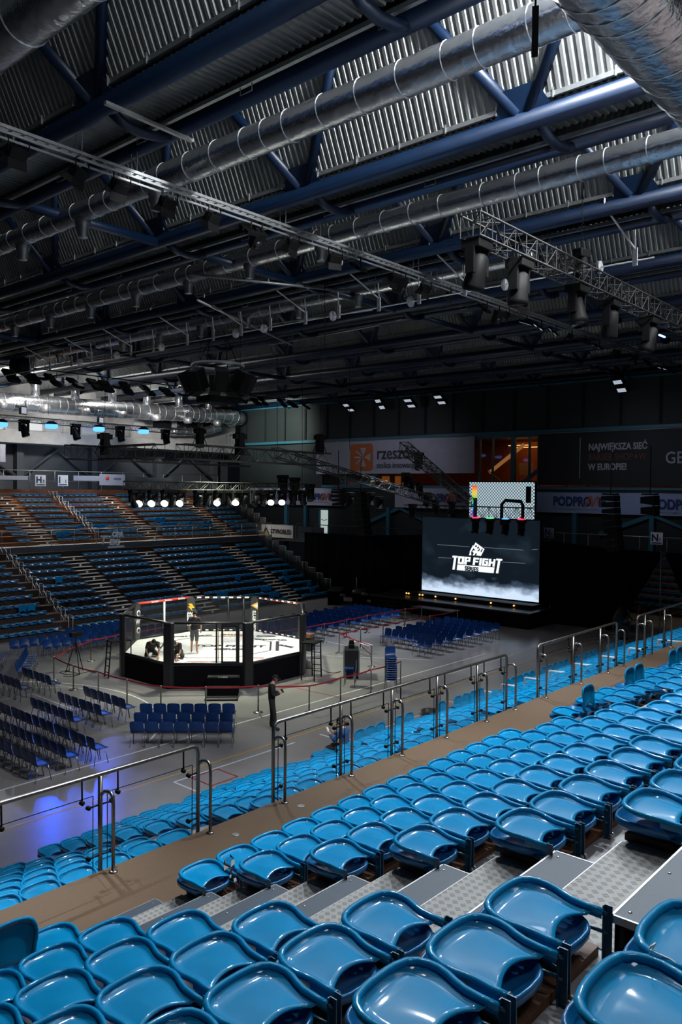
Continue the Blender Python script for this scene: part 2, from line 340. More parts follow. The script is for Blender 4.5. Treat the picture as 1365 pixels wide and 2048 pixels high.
# ------------------------------------------------------------------ mesh helpers
class MB:
    def __init__(s): s.v = []; s.f = []; s.sm = []; s.uv = {}
    def add(s, vs, fs, smooth=False):
        o = len(s.v); s.v += [tuple(v) for v in vs]
        for f in fs: s.f.append(tuple(i+o for i in f)); s.sm.append(smooth)
        return s
    def box(s, x0, x1, y0, y1, z0, z1, mtx=None):
        if x0 > x1: x0, x1 = x1, x0
        if y0 > y1: y0, y1 = y1, y0
        if z0 > z1: z0, z1 = z1, z0
        vs = [Vector(p) for p in ((x0,y0,z0),(x1,y0,z0),(x1,y1,z0),(x0,y1,z0),(x0,y0,z1),(x1,y0,z1),(x1,y1,z1),(x0,y1,z1))]
        if mtx: vs = [mtx @ v for v in vs]
        return s.add(vs, [(0,3,2,1),(4,5,6,7),(0,1,5,4),(1,2,6,5),(2,3,7,6),(3,0,4,7)])
    def obox(s, c, ax, ay, az):      # oriented box by half-axis vectors
        c, ax, ay, az = map(Vector, (c, ax, ay, az))
        vs = [c-ax-ay-az, c+ax-ay-az, c+ax+ay-az, c-ax+ay-az, c-ax-ay+az, c+ax-ay+az, c+ax+ay+az, c-ax+ay+az]
        return s.add(vs, [(0,3,2,1),(4,5,6,7),(0,1,5,4),(1,2,6,5),(2,3,7,6),(3,0,4,7)])
    def tube(s, pts, r, n=8, cap=True, smooth=True, closed=False):
        pts = [Vector(p) for p in pts]; rs = r if isinstance(r, (list, tuple)) else [r]*len(pts)
        m = len(pts); vs = []; fs = []; ref = None
        for i, p in enumerate(pts):
            if closed: d = pts[(i+1) % m]-pts[i-1]
            else: d = (pts[min(i+1, m-1)]-pts[max(i-1, 0)])
            if d.length < 1e-9: d = Vector((0, 0, 1))
            d.normalize()
            if ref is None:
                ref = Vector((0, 0, 1)) if abs(d.z) < .9 else Vector((1, 0, 0))
            a = (ref-d*ref.dot(d))
            if a.length < 1e-6: a = d.orthogonal()
            a.normalize(); ref = a; b2 = d.cross(a)
            for k in range(n):
                t = 2*PI*k/n; vs.append(p+(a*math.cos(t)+b2*math.sin(t))*rs[i])
        seg = m if closed else m-1
        for i in range(seg):
            j = (i+1) % m
            for k in range(n):
                fs.append((i*n+k, i*n+(k+1) % n, j*n+(k+1) % n, j*n+k))
        if cap and not closed:
            fs.append(tuple(range(n))[::-1]); fs.append(tuple(range((m-1)*n, m*n)))
        return s.add(vs, fs, smooth)
    def lathe(s, prof, c=(0,0,0), n=16, axis=None, smooth=True):
        c = Vector(c); vs = []; fs = []
        q = Vector((0,0,1)).rotation_difference(Vector(axis).normalized()) if axis is not None else None
        for r, z in prof:
            for k in range(n):
                t = 2*PI*k/n; v = Vector((r*math.cos(t), r*math.sin(t), z))
                if q: v = q @ v
                vs.append(c+v)
        for i in range(len(prof)-1):
            for k in range(n):
                fs.append((i*n+k, i*n+(k+1) % n, (i+1)*n+(k+1) % n, (i+1)*n+k))
        fs.append(tuple(range(n))[::-1]); fs.append(tuple(range((len(prof)-1)*n, len(prof)*n)))
        return s.add(vs, fs, smooth)
    def prism(s, poly, f0, f1):      # polygon (list of 2D) mapped by two functions to 3D
        n = len(poly); vs = [f0(p) for p in poly]+[f1(p) for p in poly]
        fs = [tuple(range(n))[::-1], tuple(range(n, 2*n))]+[(i, (i+1) % n, n+(i+1) % n, n+i) for i in range(n)]
        return s.add(vs, fs)
    def quad(s, a, b, c, d): return s.add([a, b, c, d], [(0, 1, 2, 3)])
    def mesh(s, name):
        me = bpy.data.meshes.new(name); me.from_pydata(s.v, [], s.f); me.update()
        me.polygons.foreach_set('use_smooth', s.sm)
        return me
    def build(s, name, m, parent=None, bevel=0, loc=None):
        me = s.mesh(name); me.materials.append(MT_[m] if isinstance(m, str) else m)
        o = bpy.data.objects.new(name, me); COL.objects.link(o)
        if parent: o.parent = parent
        if loc: o.location = loc
        if bevel:
            b = o.modifiers.new('bevel', 'BEVEL'); b.width = bevel; b.segments = 2; b.limit_method = 'ANGLE'
        return o
def tag(o, label=None, cat=None, group=None, kind=None):
    if label: o['label'] = label
    if cat: o['category'] = cat
    if group: o['group'] = group
    if kind: o['kind'] = kind
    return o
def empty(name, loc=(0,0,0), rz=0, label=None, cat=None, group=None):
    o = bpy.data.objects.new(name, None); COL.objects.link(o); o.location = loc; o.rotation_euler = (0, 0, rz)
    o.empty_display_size = .2
    return tag(o, label, cat, group)
KIDS = {}
def copy_tree(src, kids, loc, rz=0, label=None, rot=None):
    r = src.copy(); COL.objects.link(r); r.location = loc; r.rotation_euler = rot if rot else (0, 0, rz)
    if label: r['label'] = label
    def rec(k, par):
        ob, sub = k
        c = ob.copy(); COL.objects.link(c); c.parent = par
        for q in sub: rec(q, c)
    for k in kids: rec(k, r)
    return r
ORD = ['first','second','third','fourth','fifth','sixth','seventh','eighth','ninth','tenth','eleventh','twelfth','thirteenth','fourteenth','fifteenth','sixteenth','seventeenth','eighteenth','nineteenth','twentieth']
def ordn(i):
    if i < 20: return ORD[i]
    return ['twenty','thirty','forty','fifty','sixty','seventy','eighty'][(i+1)//10-2]+('-'+ORD[(i+1) % 10-1] if (i+1) % 10 else 'th')
def rotm(rz): return Matrix.Rotation(rz, 4, 'Z')
def text_obj(name, body, size, m, origin, right, up, parent=None, ext=.004, align='LEFT', scx=1.0, shear=0, bold=0):
    """text as real raised lettering on a plane given by its right and up vectors"""
    cu = bpy.data.curves.new(name, 'FONT'); cu.body = body; cu.size = size; cu.extrude = ext; cu.align_x = align; cu.shear = shear
    cu.offset = bold if bold else size*.012; cu.resolution_u = 3
    t = bpy.data.objects.new(name+'_tmp', cu); COL.objects.link(t)
    dg = bpy.context.evaluated_depsgraph_get(); dg.update()
    me = bpy.data.meshes.new_from_object(t.evaluated_get(dg)); bpy.data.objects.remove(t); bpy.data.curves.remove(cu)
    me.name = name; me.materials.clear(); me.materials.append(MT_[m])
    r = Vector(right).normalized(); u = Vector(up).normalized(); n = r.cross(u)
    mt = Matrix(((r.x, u.x, n.x, origin[0]), (r.y, u.y, n.y, origin[1]), (r.z, u.z, n.z, origin[2]), (0,0,0,1)))
    me.transform(mt @ Matrix.Diagonal((scx, 1, 1, 1)))
    o = bpy.data.objects.new(name, me); COL.objects.link(o)
    if parent: o.parent = parent; o.matrix_parent_inverse = Matrix()
    return o
def uvquad(name, a, b, c, d, m, parent=None, back=.04, nrm=None):
    """a thin slab whose front face a,b,c,d (bl, br, tr, tl) carries 0..1 UVs"""
    a, b, c, d = map(Vector, (a, b, c, d)); n = nrm or (b-a).cross(d-a).normalized()
    vs = [a, b, c, d, a-n*back, b-n*back, c-n*back, d-n*back]
    fs = [(0,1,2,3), (7,6,5,4), (0,4,5,1), (1,5,6,2), (2,6,7,3), (3,7,4,0)]
    me = bpy.data.meshes.new(name); me.from_pydata([tuple(v) for v in vs], [], fs); me.update()
    uv = me.uv_layers.new(name='uv'); co = {0:(0,0),1:(1,0),2:(1,1),3:(0,1),4:(0,0),5:(1,0),6:(1,1),7:(0,1)}
    for p in me.polygons:
        for li in p.loop_indices: uv.data[li].uv = co[me.loops[li].vertex_index]
    me.materials.append(MT_[m]); o = bpy.data.objects.new(name, me); COL.objects.link(o)
    if parent: o.parent = parent
    return o

# ================================================================== dimensions
XR = 4.8; DEP = .869; RISE = .367; ZW = 7.7-.907*XR        # near stand
def P(k): return ZW+RISE*k                                  # platform level (k>0 above the walkway)
def YF(k): return 6.24-DEP*(k-1)                            # its front edge
def Q(j): return ZW-RISE*j                                  # lower rows
def YQ(j): return 8.50+DEP*(j-1)
XW, YWL, ZC = 47.6, 54.0, 14.7
# ================================================================== room shell
def struct(name, mb, m, parent=None, **k):
    o = mb.build(name, m, parent, **k)
    if parent is None: tag(o, kind='structure')
    return o
struct('floor', MB().box(-14, 60, 6, 60, -.2, 0), 'floor')
b = MB().box(XW, XW+.3, -14, YWL, 4.2, 7.8).box(XW, XW+.3, -14, YWL, 11.4, 18.6)
b.box(XW, XW+.3, YWL-10, YWL, 7.8, 11.4)
struct('wall_end', b, 'wallgreen')
struct('wall_end_lower', MB().box(58, 58.2, -14, YWL+1, 0, 7.6), 'concrete_dark')
b = MB()
for i in range(16):
    y = YWL-.9-i*2.4
    b.box(XW-.06, XW, y-.09, y+.09, 11.7, 14.6)
o = struct('trim_1', b, 'dark')
struct('trim_2', MB().box(XW-.22, XW-.05, -10, YWL, 11.42, 11.62).box(XW-.35, XW-.05, -10, YWL, 14.45, 14.75), 'teal')
# left long wall: recess under the gallery, gallery slab, lit gallery wall
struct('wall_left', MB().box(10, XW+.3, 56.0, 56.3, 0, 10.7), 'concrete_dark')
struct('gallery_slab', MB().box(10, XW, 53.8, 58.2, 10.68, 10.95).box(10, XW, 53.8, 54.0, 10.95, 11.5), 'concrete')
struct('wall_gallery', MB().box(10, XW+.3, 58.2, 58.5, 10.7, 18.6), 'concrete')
b = MB()
b.prism([(36.4, 11.45), (47.4, 11.45), (47.4, 14.4), (37.5, 14.4)], lambda p: (p[0], 54.4, p[1]), lambda p: (p[0], 58.2, p[1]))
booth = struct('wall_booth', b, 'concrete')
b = MB()
for x0, x1 in ((38.6, 40.5), (41.0, 43.2), (43.7, 45.8)):
    b.prism([(x0, 12.5), (x1-.1, 12.5), (x1, 13.6), (x0+.15, 13.6)], lambda p: (p[0], 54.33, p[1]), lambda p: (p[0], 54.45, p[1]))
tag(b.build('window_1', 'lens'), kind='structure')
b = MB()
for i, x in enumerate((22, 28.0, 34.0, 40.0, 46.0)):
    b.box(x-.25, x+.25, 55.4, 55.98, 0, 10.68)
    if i < 4: b.tube([(x, 55.6, 8.2), (x+3, 55.7, 10.4), (x+6, 55.6, 8.2)], .13, 6)
struct('trim_3', b, 'concrete_dark')
# end wall windows with a lit room behind, between the banners
b = MB().box(XW+5, XW+5.1, 10, 45, 7.5, 11.6).box(XW+.3, XW+5, 10, 45, 7.7, 7.8).box(XW+.3, XW+5, 10, 45, 11.4, 11.5)
struct('wall_foyer', b, 'wood')
b = MB()
for y in (29.3, 28.3, 26.85, 25.55, 24.9, 32.5, 35.5, 38.5, 21.5, 18.5, 15.5, 41.5): b.box(XW-.05, XW+.1, y-.06, y+.06, 7.8, 11.4)
b.box(XW-.1, XW+.12, 12, 44, 11.2, 11.42); b.box(XW-.1, XW+.12, 12, 44, 7.78, 7.98)
b.box(XW-.12, XW+.1, 26.55, 26.85, 7.8, 11.4)
for y0, y1 in ((42.8, 41.1), (38.2, 39.9), (28.6, 26.9), (24.9, 26.5), (24.2, 22.6)): b.obox((XW-.02, (y0+y1)/2, 8.4), (.05, 0, 0), Vector((0, (y1-y0)/2, -.62 if y0 > y1 else -.62)), (0, .09, .09))
struct('window_2', b, 'teal')
tag(MB().box(XW+.02, XW+.04, 12, 44, 7.98, 11.2).build('window_3', 'smoke_glass'), kind='structure')
# things in the lit foyer
for i, (y, z, l, d) in enumerate(((27.0, 10.7, 1.6, 3.2), (24.9, 10.5, 1.1, 2.4), (28.6, 10.9, .8, 4.0), (16.4, 8.4, .5, .6), (39.4, 8.3, .8, 1.5))):
    o = MB().box(XW+d, XW+d+.12, y-l, y+l, z, z+.06).build('strip_light', 'strip')
    tag(o, ['long glowing strip light on the foyer ceiling left of the black banner', 'glowing strip light close to the edge of the black banner', 'short strip light behind the window next to the white logo banner', 'small lamp low behind the window under the black banner', 'lamp glowing under the white logo banner'][i], 'light')
o = MB().obox((XW+2.2, 28.5, 9.9), (.05, 0, 0), (0, 1.35, -.95), (0, .08, .09)).build('diagonal_brace', 'braceglow'); tag(o, 'lit yellow diagonal brace behind the foyer window', 'brace')  # lamplight on the brace put in as its own glow
o = MB().box(XW+2, XW+2.15, 25.75, 25.9, 8.1, 11.2).build('column', 'redpad'); tag(o, 'red column in the lit foyer left of the black banner', 'column')
o = MB().box(XW+1.4, XW+1.5, 24.2, 27.9, 8.1, 8.35).build('counter', 'wood'); tag(o, 'brown counter behind the foyer window', 'counter')
o = MB().box(XW+1.3, XW+1.34, 26.0, 27.0, 8.75, 9.55).build('notice_board', 'paper'); tag(o, 'pale notice board on the foyer wall', 'board')
for k, (y, s) in enumerate(((38.8, .35), (37.6, .25), (36.9, .25), (22.4, .3), (16.0, .45))):
    o = MB().box(XW+1.6, XW+1.7, y-s, y+s, 8.05, 8.7).build('poster', 'glow' if k != 3 else 'paper'); tag(o, 'small lit poster behind the window strip under the %s, %s' % (('white logo banner', 'white logo banner', 'white logo banner', 'black banner', 'black banner')[k], ('leftmost', 'middle', 'right', 'pale one', 'orange one')[k]), 'poster')  # room light on the orange posters put in as faint glow
lamp('foyer_light', 'AREA', (XW+2.8, 27, 11.2), 110, (1, .5, .18), 5, (XW+2.8, 27, 8))
lamp('foyer_light', 'AREA', (XW+2.8, 38, 11.2), 16, (1, .4, .12), 4, (XW+2.8, 38, 8))
lamp('foyer_light', 'AREA', (XW+2.8, 19, 11.2), 40, (1, .4, .12), 4, (XW+2.8, 19, 8))
# doorway on the balcony
b = MB().box(XW-.06, XW, 43.15, 43.28, 4.0, 6.05).box(XW-.06, XW, 44.1, 44.3, 4.0, 6.05).box(XW-.06, XW, 43.15, 44.3, 5.97, 6.1)
d = tag(b.build('door_1', 'teal'), kind='structure')
MB().box(XW-.03, XW-.02, 43.28, 44.1, 4.0, 5.97).build('bright_opening', 'daydoor', d)
MB().tube([(XW-.06, 43.4, 5.22), (XW-.08, 43.7, 5.14), (XW-.06, 44.0, 5.22)], .025, 6).build('push_bar', 'black', d)
# balcony along the end wall
b = MB().box(44.6, XW, -10, 49.6, 3.55, 3.85)
struct('balcony_slab', b, 'concrete_dark')
b = MB().box(44.5, 44.6, 41.0, 49.6, 3.55, 4.75)
struct('balcony_parapet', b, 'concrete_dark')
b = MB()
for y in (12.0, 17.4, 22.2, 27, 31.5, 37, 45.6):
    b.box(XW-.35, XW-.1, y-.14, y+.14, 3.85, 6.35)
for y in (17.4, 27, 36):
    for s in (-1, 1): b.obox((XW-.2, y+s*1.6, 5.7), (.06, 0, 0), Vector((0, s*1.6, -.62)), (0, .05, .12))
b.box(44.9, 45.15, 45.3, 45.6, 0, 6.35)
struct('trim_4', b, 'teal')

# ================================================================== near stand
ns = empty('grandstand', (0, 0, 0), label='near stand with grey stepped platforms either side of the brown walkway', cat='stand')
X0, X1 = -7.0, 40.0; ns['kind'] = 'structure'
for k in range(1, 10):
    yb = YF(k)-DEP if k < 9 else YF(k)-4
    MB().box(X0, X1, yb, YF(k), P(k)-.10, P(k)).build('platform', 'platform', ns)
    MB().box(X0, X1, YF(k)-.06, YF(k)-.02, P(k-1), P(k)-.10).build('riser', 'wood', ns)
    for xa, xb in ((X0, 3.55), (4.85, 11.45), (12.76, 40)):
        MB().box(xa, xb, YF(k)-.385, YF(k)+.015, P(k), P(k)+.045).build('seat_board', 'woodboard', ns)
    # joint screws on the boards
for k in range(1, 10):
    for xa, xb in ((3.6, 4.8), (11.51, 12.71)):
        MB().box(xa, xb, YF(k)-DEP, YF(k)+.012, P(k)+.001, P(k)+.006).build('tread_plate', 'plate', ns)
        MB().box(xa, xb, YF(k)+.012, YF(k)+.017, P(k)-.03, P(k)+.006).build('tread_nosing', 'alu', ns)
def step_box(parent, xa, xb, y0, y1, zb, zt):
    e = MB().box(xa+.01, xb-.01, y0, y1-.01, zt-.02, zt).build('step', 'stepboard', parent)
    MB().box(xa, xb, y1-.012, y1, zt-.035, zt+.002).box(xa, xa+.012, y0, y1, zt-.035, zt+.002).box(xb-.012, xb, y0, y1, zt-.035, zt+.002).build('edge_trim', 'alu', e)
    b = MB().box(xa+.02, xb-.02, y1-.035, y1-.012, zb, zt-.03).box(xa+.02, xa+.05, y0, y0+.03, zb, zt-.03).box(xa+.02, xa+.05, y1-.06, y1-.012, zb, zt-.03)
    b.box(xa+.02, xa+.05, y0, y1-.02, zb, zb+.03).box(xa+.02, xa+.05, y0, y1-.02, zt-.055, zt-.03).box(xb-.05, xb-.02, y0, y1-.02, zb, zt-.03)
    b.build('step_frame', 'black', e)
    for sx in (xa+.08, (xa+xb)/2, xb-.08):
        for sy in (y0+.04, y1-.06): MB().lathe([(.009, 0), (.009, .003), (.004, .005)], (sx, sy, zt), 8).build('screw', 'bolt', e)
for k in range(1, 9):
    for xa, xb in ((3.6, 4.8), (11.51, 12.71)):
        step_box(ns, xa, xb, YF(k), YF(k)+.45, P(k-1), P(k-1)+RISE/2)
wk = MB().box(X0, 42, YF(1), 7.95, ZW-.12, ZW).build('walkway_surface', 'walk', ns)
MB().box(X0, 42, 7.9, 7.95, ZW-.45, ZW-.12).build('walkway_fascia', 'concrete_dark', ns)
b = MB()
for p in ((7.83, 7.58), (6.62, 7.55)): b.lathe([(.05, 0), (.05, .004), (.045, .005)], (p[0], p[1], ZW), 18)
b.build('floor_cap', 'galv', ns)
AI = [(6.42, 7.66), (14.15, 15.38), (19.58, 20.84), (23.5, 24.4)]       # lower aisles
for j in range(1, 9):
    yb = YQ(j)-(DEP if j > 1 else .6)
    MB().box(X0, 41, yb, YQ(j), Q(j)-.10, Q(j)).build('platform', 'platform', ns)
    MB().box(X0, 41, YQ(j)-.05, YQ(j)-.01, Q(j+1) if j < 8 else 0, Q(j)-.1).build('riser', 'wood', ns)
    for xa, xb in AI:
        MB().box(xa, xb, yb, YQ(j)+.01, Q(j)+.001, Q(j)+.006).build('tread_plate', 'plate', ns)
        step_box(ns, xa, xb, YQ(j), YQ(j)+.44, Q(j+1) if j < 8 else 0, Q(j)-RISE/2)
# scrap on the walkway and the pink tape
p = at_z(1177, 1387, ZW+.01)
o = MB().add([(p.x-.06, p.y-.05, p.z), (p.x+.07, p.y-.03, p.z+.004), (p.x+.05, p.y+.05, p.z), (p.x-.08, p.y+.04, p.z+.006)], [(0,1,2,3)]).build('paper_scrap', 'pinkpaper'); tag(o, 'pink paper scrap on the brown walkway', 'scrap')
for i, q in enumerate(((1344, 1303), (1364, 1309))):
    p = at_z(q[0], q[1], ZW+.01); o = MB().lathe([(.03, 0), (.035, .02), (.01, .035)], p, 8).build('rubber_wedge', 'black'); tag(o, ['small black lump on the far walkway, left of two', 'small black lump on the far walkway at the frame edge'][i], 'lump')

# ------------------------------------------------------------------ railing of the walkway
def rail_section(xs, xa, xb, label, open_l=True, open_r=True):
    r = empty('railing', (xs[0], 8.0, ZW), label=label, cat='railing', group=None)
    ox, oy, oz = xs[0], 8.0, ZW
    zt = 4.435-ZW
    pts = []
    if open_l: pts += [(xa-ox, 0, -.15), (xa-ox, 0, zt-.1), (xa-ox+.02, 0, zt-.03), (xa-ox+.08, 0, zt)]
    else: pts += [(xa-ox, 0, zt)]
    if open_r: pts += [(xb-ox-.08, 0, zt), (xb-ox-.02, 0, zt-.03), (xb-ox, 0, zt-.1), (xb-ox, 0, -.15)]
    else: pts += [(xb-ox, 0, zt)]
    MB().tube(pts, .026, 10).build('top_rail', 'steel', r)
    for i, x in enumerate(xs):
        x -= ox
        inner = not ((open_l and i == 0) or (open_r and i == len(xs)-1))
        if inner: MB().tube([(x, 0, -.15), (x, 0, zt-.02)], .026, 10).build('post', 'steel', r)
        h = MB().tube([(x, -.01, .86), (x+.03, -.06, .90), (x+.05, -.13, .90), (x+.055, -.17, .86), (x+.055, -.18, .78), (x+.055, -.18, .01)], .021, 10)
        h.build('low_hoop', 'steel', r)
        MB().lathe([(.05, 0), (.05, .012), (.03, .02)], (x+.055, -.18, 0), 14).build('base_flange', 'steel', r)
    for i in range(len(xs)-1):
        a, c = xs[i]-ox+.09, xs[i+1]-ox-.09
        g = MB().box(a, c, -.006, .006, -.28, .86)
        gl = g.build('glass_panel', 'glass', r)
        MB().box(a, c, -.0065, .0065, .857, .862).box(a, a+.004, -.0065, .0065, -.28, .86).box(c-.004, c, -.0065, .0065, -.28, .86).build('glass_edge', 'lens', gl)
        for x in (a-.09, c+.09):
            s = 1 if x < a else -1
            for z in (.74, .16):
                cl = MB(); cl.tube([(x, 0, z), (x+s*.15, -.01, z)], .011, 6); cl.lathe([(.027, -.02), (.027, .02)], (x+s*.15, 0, z), 10, axis=(0, 1, 0)); cl.build('glass_clamp', 'black', r)
        n = max(1, int((c-a)/.9))
        for x in (a+.14, c-.14):
            cl = MB(); cl.tube([(x, 0, zt), (x, -.005, .84)], .011, 6); cl.lathe([(.027, -.02), (.027, .02)], (x, 0, .82), 10, axis=(0, 1, 0)); cl.build('glass_clamp', 'black', r)
    return r
rail_section([2.2, 3.6, 4.98, 6.38], -3, 6.38, 'stainless railing with glass panels at the left end of the brown walkway', open_l=False)
rail_section([7.70, 9.12, 10.39, 11.69, 13.02, 14.11], 7.70, 14.11, 'longest stainless glass railing, between the two lower aisle openings')
rail_section([15.41, 17.10, 18.57, 19.55], 15.41, 19.55, 'short stainless glass railing right of the second aisle opening')
rail_section([20.87, 21.43, 22.88, 24.6, 26.2, 27.8], 20.87, 34, 'farthest stainless glass railing at the right edge of the picture', open_r=False)
# far glass balustrade across the end of the walkway
bg = empty('glass_balustrade', (25.0, 7.96, 3.0), label='pale framed glass balustrade standing beyond the farthest railing', cat='balustrade')
MB().box(0, 8, 0, .05, 1.12, 1.17).build('top_rail', 'galv', bg)
for i in range(14): MB().box(i*.55, i*.55+.04, 0, .04, 0, 1.12).build('baluster', 'galv', bg)

# hoops of the handrail going down the far lower aisle
hr = empty('aisle_handrail', (24.0, 8.5, 0), label='white stepped aisle handrail among the far lower seats', cat='handrail')
for j in range(1, 9):
    z = Q(j)+.36; y = YQ(j)-8.5
    b = MB()
    for dx in (-.05, .05): b.tube([(dx, y-.62, z), (dx, y+.06, z-.02), (dx, y+.06, Q(j+1) if j < 8 else 0)], .022, 6)
    b.build('rail_hoop', 'whitepaint', hr)

# ================================================================== seats
def seat_outline(n=9):
    pts = []
    side = [(.190, -.41), (.190, -.33), (.190, -.26), (.200, -.21), (.214, -.165), (.219, -.12), (.212, -.075), (.192, -.035), (.155, -.006), (.10, .008), (.05, .013)]
    L = [(-x, y) for x, y in side]; Rr = [(x, y) for x, y in reversed(side)]
    return L+[(0, .014)]+Rr
def lid_mesh(detail=True):
    """backrest folded forward: arched shell inside a rolled rim"""
    b = MB(); o = seat_outline()
    def rimz(x, y): return .178+.028*max(0, min(1, (y+.30)/.30))
    rim = [(x, y, rimz(x, y)) for x, y in o]
    b.tube(rim, .0170 if detail else .02, 8 if detail else 5)
    nu, nv = (12, 10) if detail else (6, 5)
    vs = []; fs = []
    def halfw(y):
        side = [(-.41, .190), (-.26, .190), (-.21, .200), (-.165, .214), (-.12, .219), (-.075, .212), (-.035, .192), (-.006, .155), (.008, .10), (.014, .0)]
        for (y0, w0), (y1, w1) in zip(side, side[1:]):
            if y0 <= y <= y1: return w0+(w1-w0)*(y-y0)/(y1-y0)
        return 0
    for i in range(nv+1):
        t = i/nv
        for k in range(nu+1):
            u = -1+2*k/nu
            yr = -.366+.066*(1-u*u)         # rear edge curves forward in the middle
            yf = .010-.0*abs(u)
            ang = math.sqrt(max(0, 1-u*u*.0))
            y = yr+(yf-yr)*t
            w = max(halfw(y), .02)
            if t > .85: w = max(halfw(yr+(yf-yr)*t), .07)
            x = u*w*.985
            ed = min(1, (1-abs(u))*3.2)*min(1, (1-t)*3.0+.0)
            ed = min(1, (1-abs(u))*6)*min(1, (1-t)*8)
            z = rimz(x, y)-.002+(.030*(1-u*u)*(1-.9*t))-.027*ed
            vs.append((x, y, z))
    for i in range(nv):
        for k in range(nu):
            a = i*(nu+1)+k; fs.append((a, a+1, a+nu+2, a+nu+1))
    n0 = len(vs)
    b.add(vs, fs, True)
    if detail:   # underside so the shell has a thickness at the open rear
        b.add([(x, y, z-.007) for x, y, z in vs], [f[::-1] for f in fs], True)
        for k in range(nu): 
            a = len(b.v)-2*n0+k; c = len(b.v)-n0+k
            b.f.append((a, c, c+1, a+1)); b.sm.append(False)
        # small fixing screws and side wings
        for s in (-1, 1):
            b.box(s*.197-.004, s*.197+.004, -.40, -.24, .140, .178)
    return b
def pan_mesh(detail=True):
    b = MB(); n = 28 if detail else 12
    def ring(sc, z, dy=0):
        r = []
        for k in range(n):
            t = 2*PI*k/n; c, s_ = math.cos(t), math.sin(t)
            e = .62 if s_ > 0 else .86
            x = .216*sc*math.copysign(abs(c)**(.55 if s_ > 0 else .62), c); y = -.18+dy+(.215 if s_ > 0 else .255)*sc*math.copysign(abs(s_)**(.55 if s_ > 0 else .80), s_)
            r.append((x, y+.035, z))
        return r
    rings = [ring(.80, .066), ring(.93, .072), ring(.99, .090), ring(1.0, .118), ring(.975, .130), ring(.93, .126), ring(.86, .095), ring(.5, .076), ring(.15, .072)] if detail else [ring(.92, .05), ring(1, .07), ring(1, .13), ring(.9, .12), ring(.5, .08)]
    vs = [p for r in rings for p in r]; m = len(rings)
    fs = [(i*n+k, i*n+(k+1) % n, (i+1)*n+(k+1) % n, (i+1)*n+k) for i in range(m-1) for k in range(n)]
    fs.append(tuple(range(n))[::-1]); fs.append(tuple((m-1)*n+k for k in range(n)))
    return b.add(vs, fs, True)
def bracket_mesh(s):
    b = MB(); x = s*.212
    b.box(x-.003, x+.003, -.445, -.405, -.045, .205); b.box(x-.018, x, -.410, -.405, -.045, .205) if s > 0 else b.box(x, x+.018, -.410, -.405, -.045, .205)
    b.tube([(s*.19, -.30, .085), (x, -.425, .075)], .010, 6)
    b.tube([(x-s*.004, -.425, .165), (s*.190, -.405, .178)], .009, 6)
    return b
def bolts_mesh(s):
    b = MB(); x = s*.212
    b.lathe([(.017, -.006), (.017, .006)], (x, -.45, -.02), 10, axis=(1, 0, 0))
    return b
def make_seat(name, label, lid_kind):
    r = empty(name, (0, 0, 0), label=label, cat='seat', group='blue stadium seats of the near stand')
    kids = []
    def ch(mb, nm, m, par=r): return mb.build(nm, m, par)
    pan = ch(pan_mesh(), 'seat_pan', 'seatpan'); kids.append((pan, []))
    lb = lid_mesh()
    if lid_kind == 'up':
        R = Matrix.Translation((0, -.40, .175)) @ Matrix.Rotation(math.radians(78), 4, 'X') @ Matrix.Translation((0, .40, -.175))
        lb.v = [tuple(R @ Vector(v)) for v in lb.v]
    lid = ch(lb, 'backrest', 'seat'); kids.append((lid, []))
    for s in (-1, 1):
        k = ch(bracket_mesh(s), 'bracket', 'bracket'); q = ch(bolts_mesh(s), 'bolt', 'bolt', k); kids.append((k, [(q, [])]))
    return r, kids
def make_seat_simple(lid_kind='down'):
    r = empty('stadium_seat', (0, 0, 0), label='x', cat='seat', group='blue stadium seats of the near stand')
    pan = pan_mesh(False).build('seat_pan', 'seatpan', r)
    lb = lid_mesh(True)
    if lid_kind == 'up':
        R = Matrix.Translation((0, -.40, .175)) @ Matrix.Rotation(math.radians(78), 4, 'X') @ Matrix.Translation((0, .40, -.175))
        lb.v = [tuple(R @ Vector(v)) for v in lb.v]
    lid = lb.build('backrest', 'seat', r)
    return r, [(pan, []), (lid, [])]
SEATS = []       # (x, y, z, upright, label)
PIT = .462
for k in range(1, 9):
    y, z = YF(k), P(k)
    rowname = '%s row above the walkway' % ordn(k-1)
    for i in range(15):      # left block, counted from the near steps
        x = 3.34-i*PIT
        SEATS.append((x, y, z, k == 1 and i == 1, '%s blue seat, %s left of the near steps, %s' % ('upright' if (k == 1 and i == 1) else 'folded', ordn(i), rowname)))
    for i in range(14):      # middle block
        x = 4.92+i*PIT+.01
        SEATS.append((x, y, z, False, 'folded blue seat, %s right of the near steps, %s' % (ordn(i), rowname)))
    for i in range(26):      # right block
        x = 12.72+i*PIT
        up = k == 1 and i in (1, 5, 6, 10, 11, 12, 15)
        SEATS.append((x, y, z, up, '%s blue seat, %s right of the far steps, %s' % ('upright' if up else 'folded', ordn(i), rowname)))
LOWB = [(6.30, -1, 16, 'left of the first lower aisle'), (7.90, 1, 7, 'right of the first lower aisle'), (11.42, 1, 6, 'right of the narrow lower gap'),
        (15.62, 1, 9, 'right of the second lower aisle'), (21.05, 1, 6, 'right of the third lower aisle'), (24.65, 1, 34, 'right of the white handrail')]
for j in range(1, 9):
    for bx, sg, n, nm in LOWB:
        for i in range(n):
            x = bx+sg*i*PIT
            if j > 6 and x > 36: continue
            if j == 8 and x > 35.5: continue
            up = (j == 8 and x > 17 and (int(x*1.7) % 5 != 1))
            row = '%s row below the railing' % ordn(j-1)
            SEATS.append((x, YQ(j), Q(j), up, '%s blue seat, %s %s, %s' % ('upright' if up else 'folded', ordn(i), nm, row)))
SEATS = [s for s in SEATS if inframe((s[0], s[1]-.2, s[2]+.15), 110)]
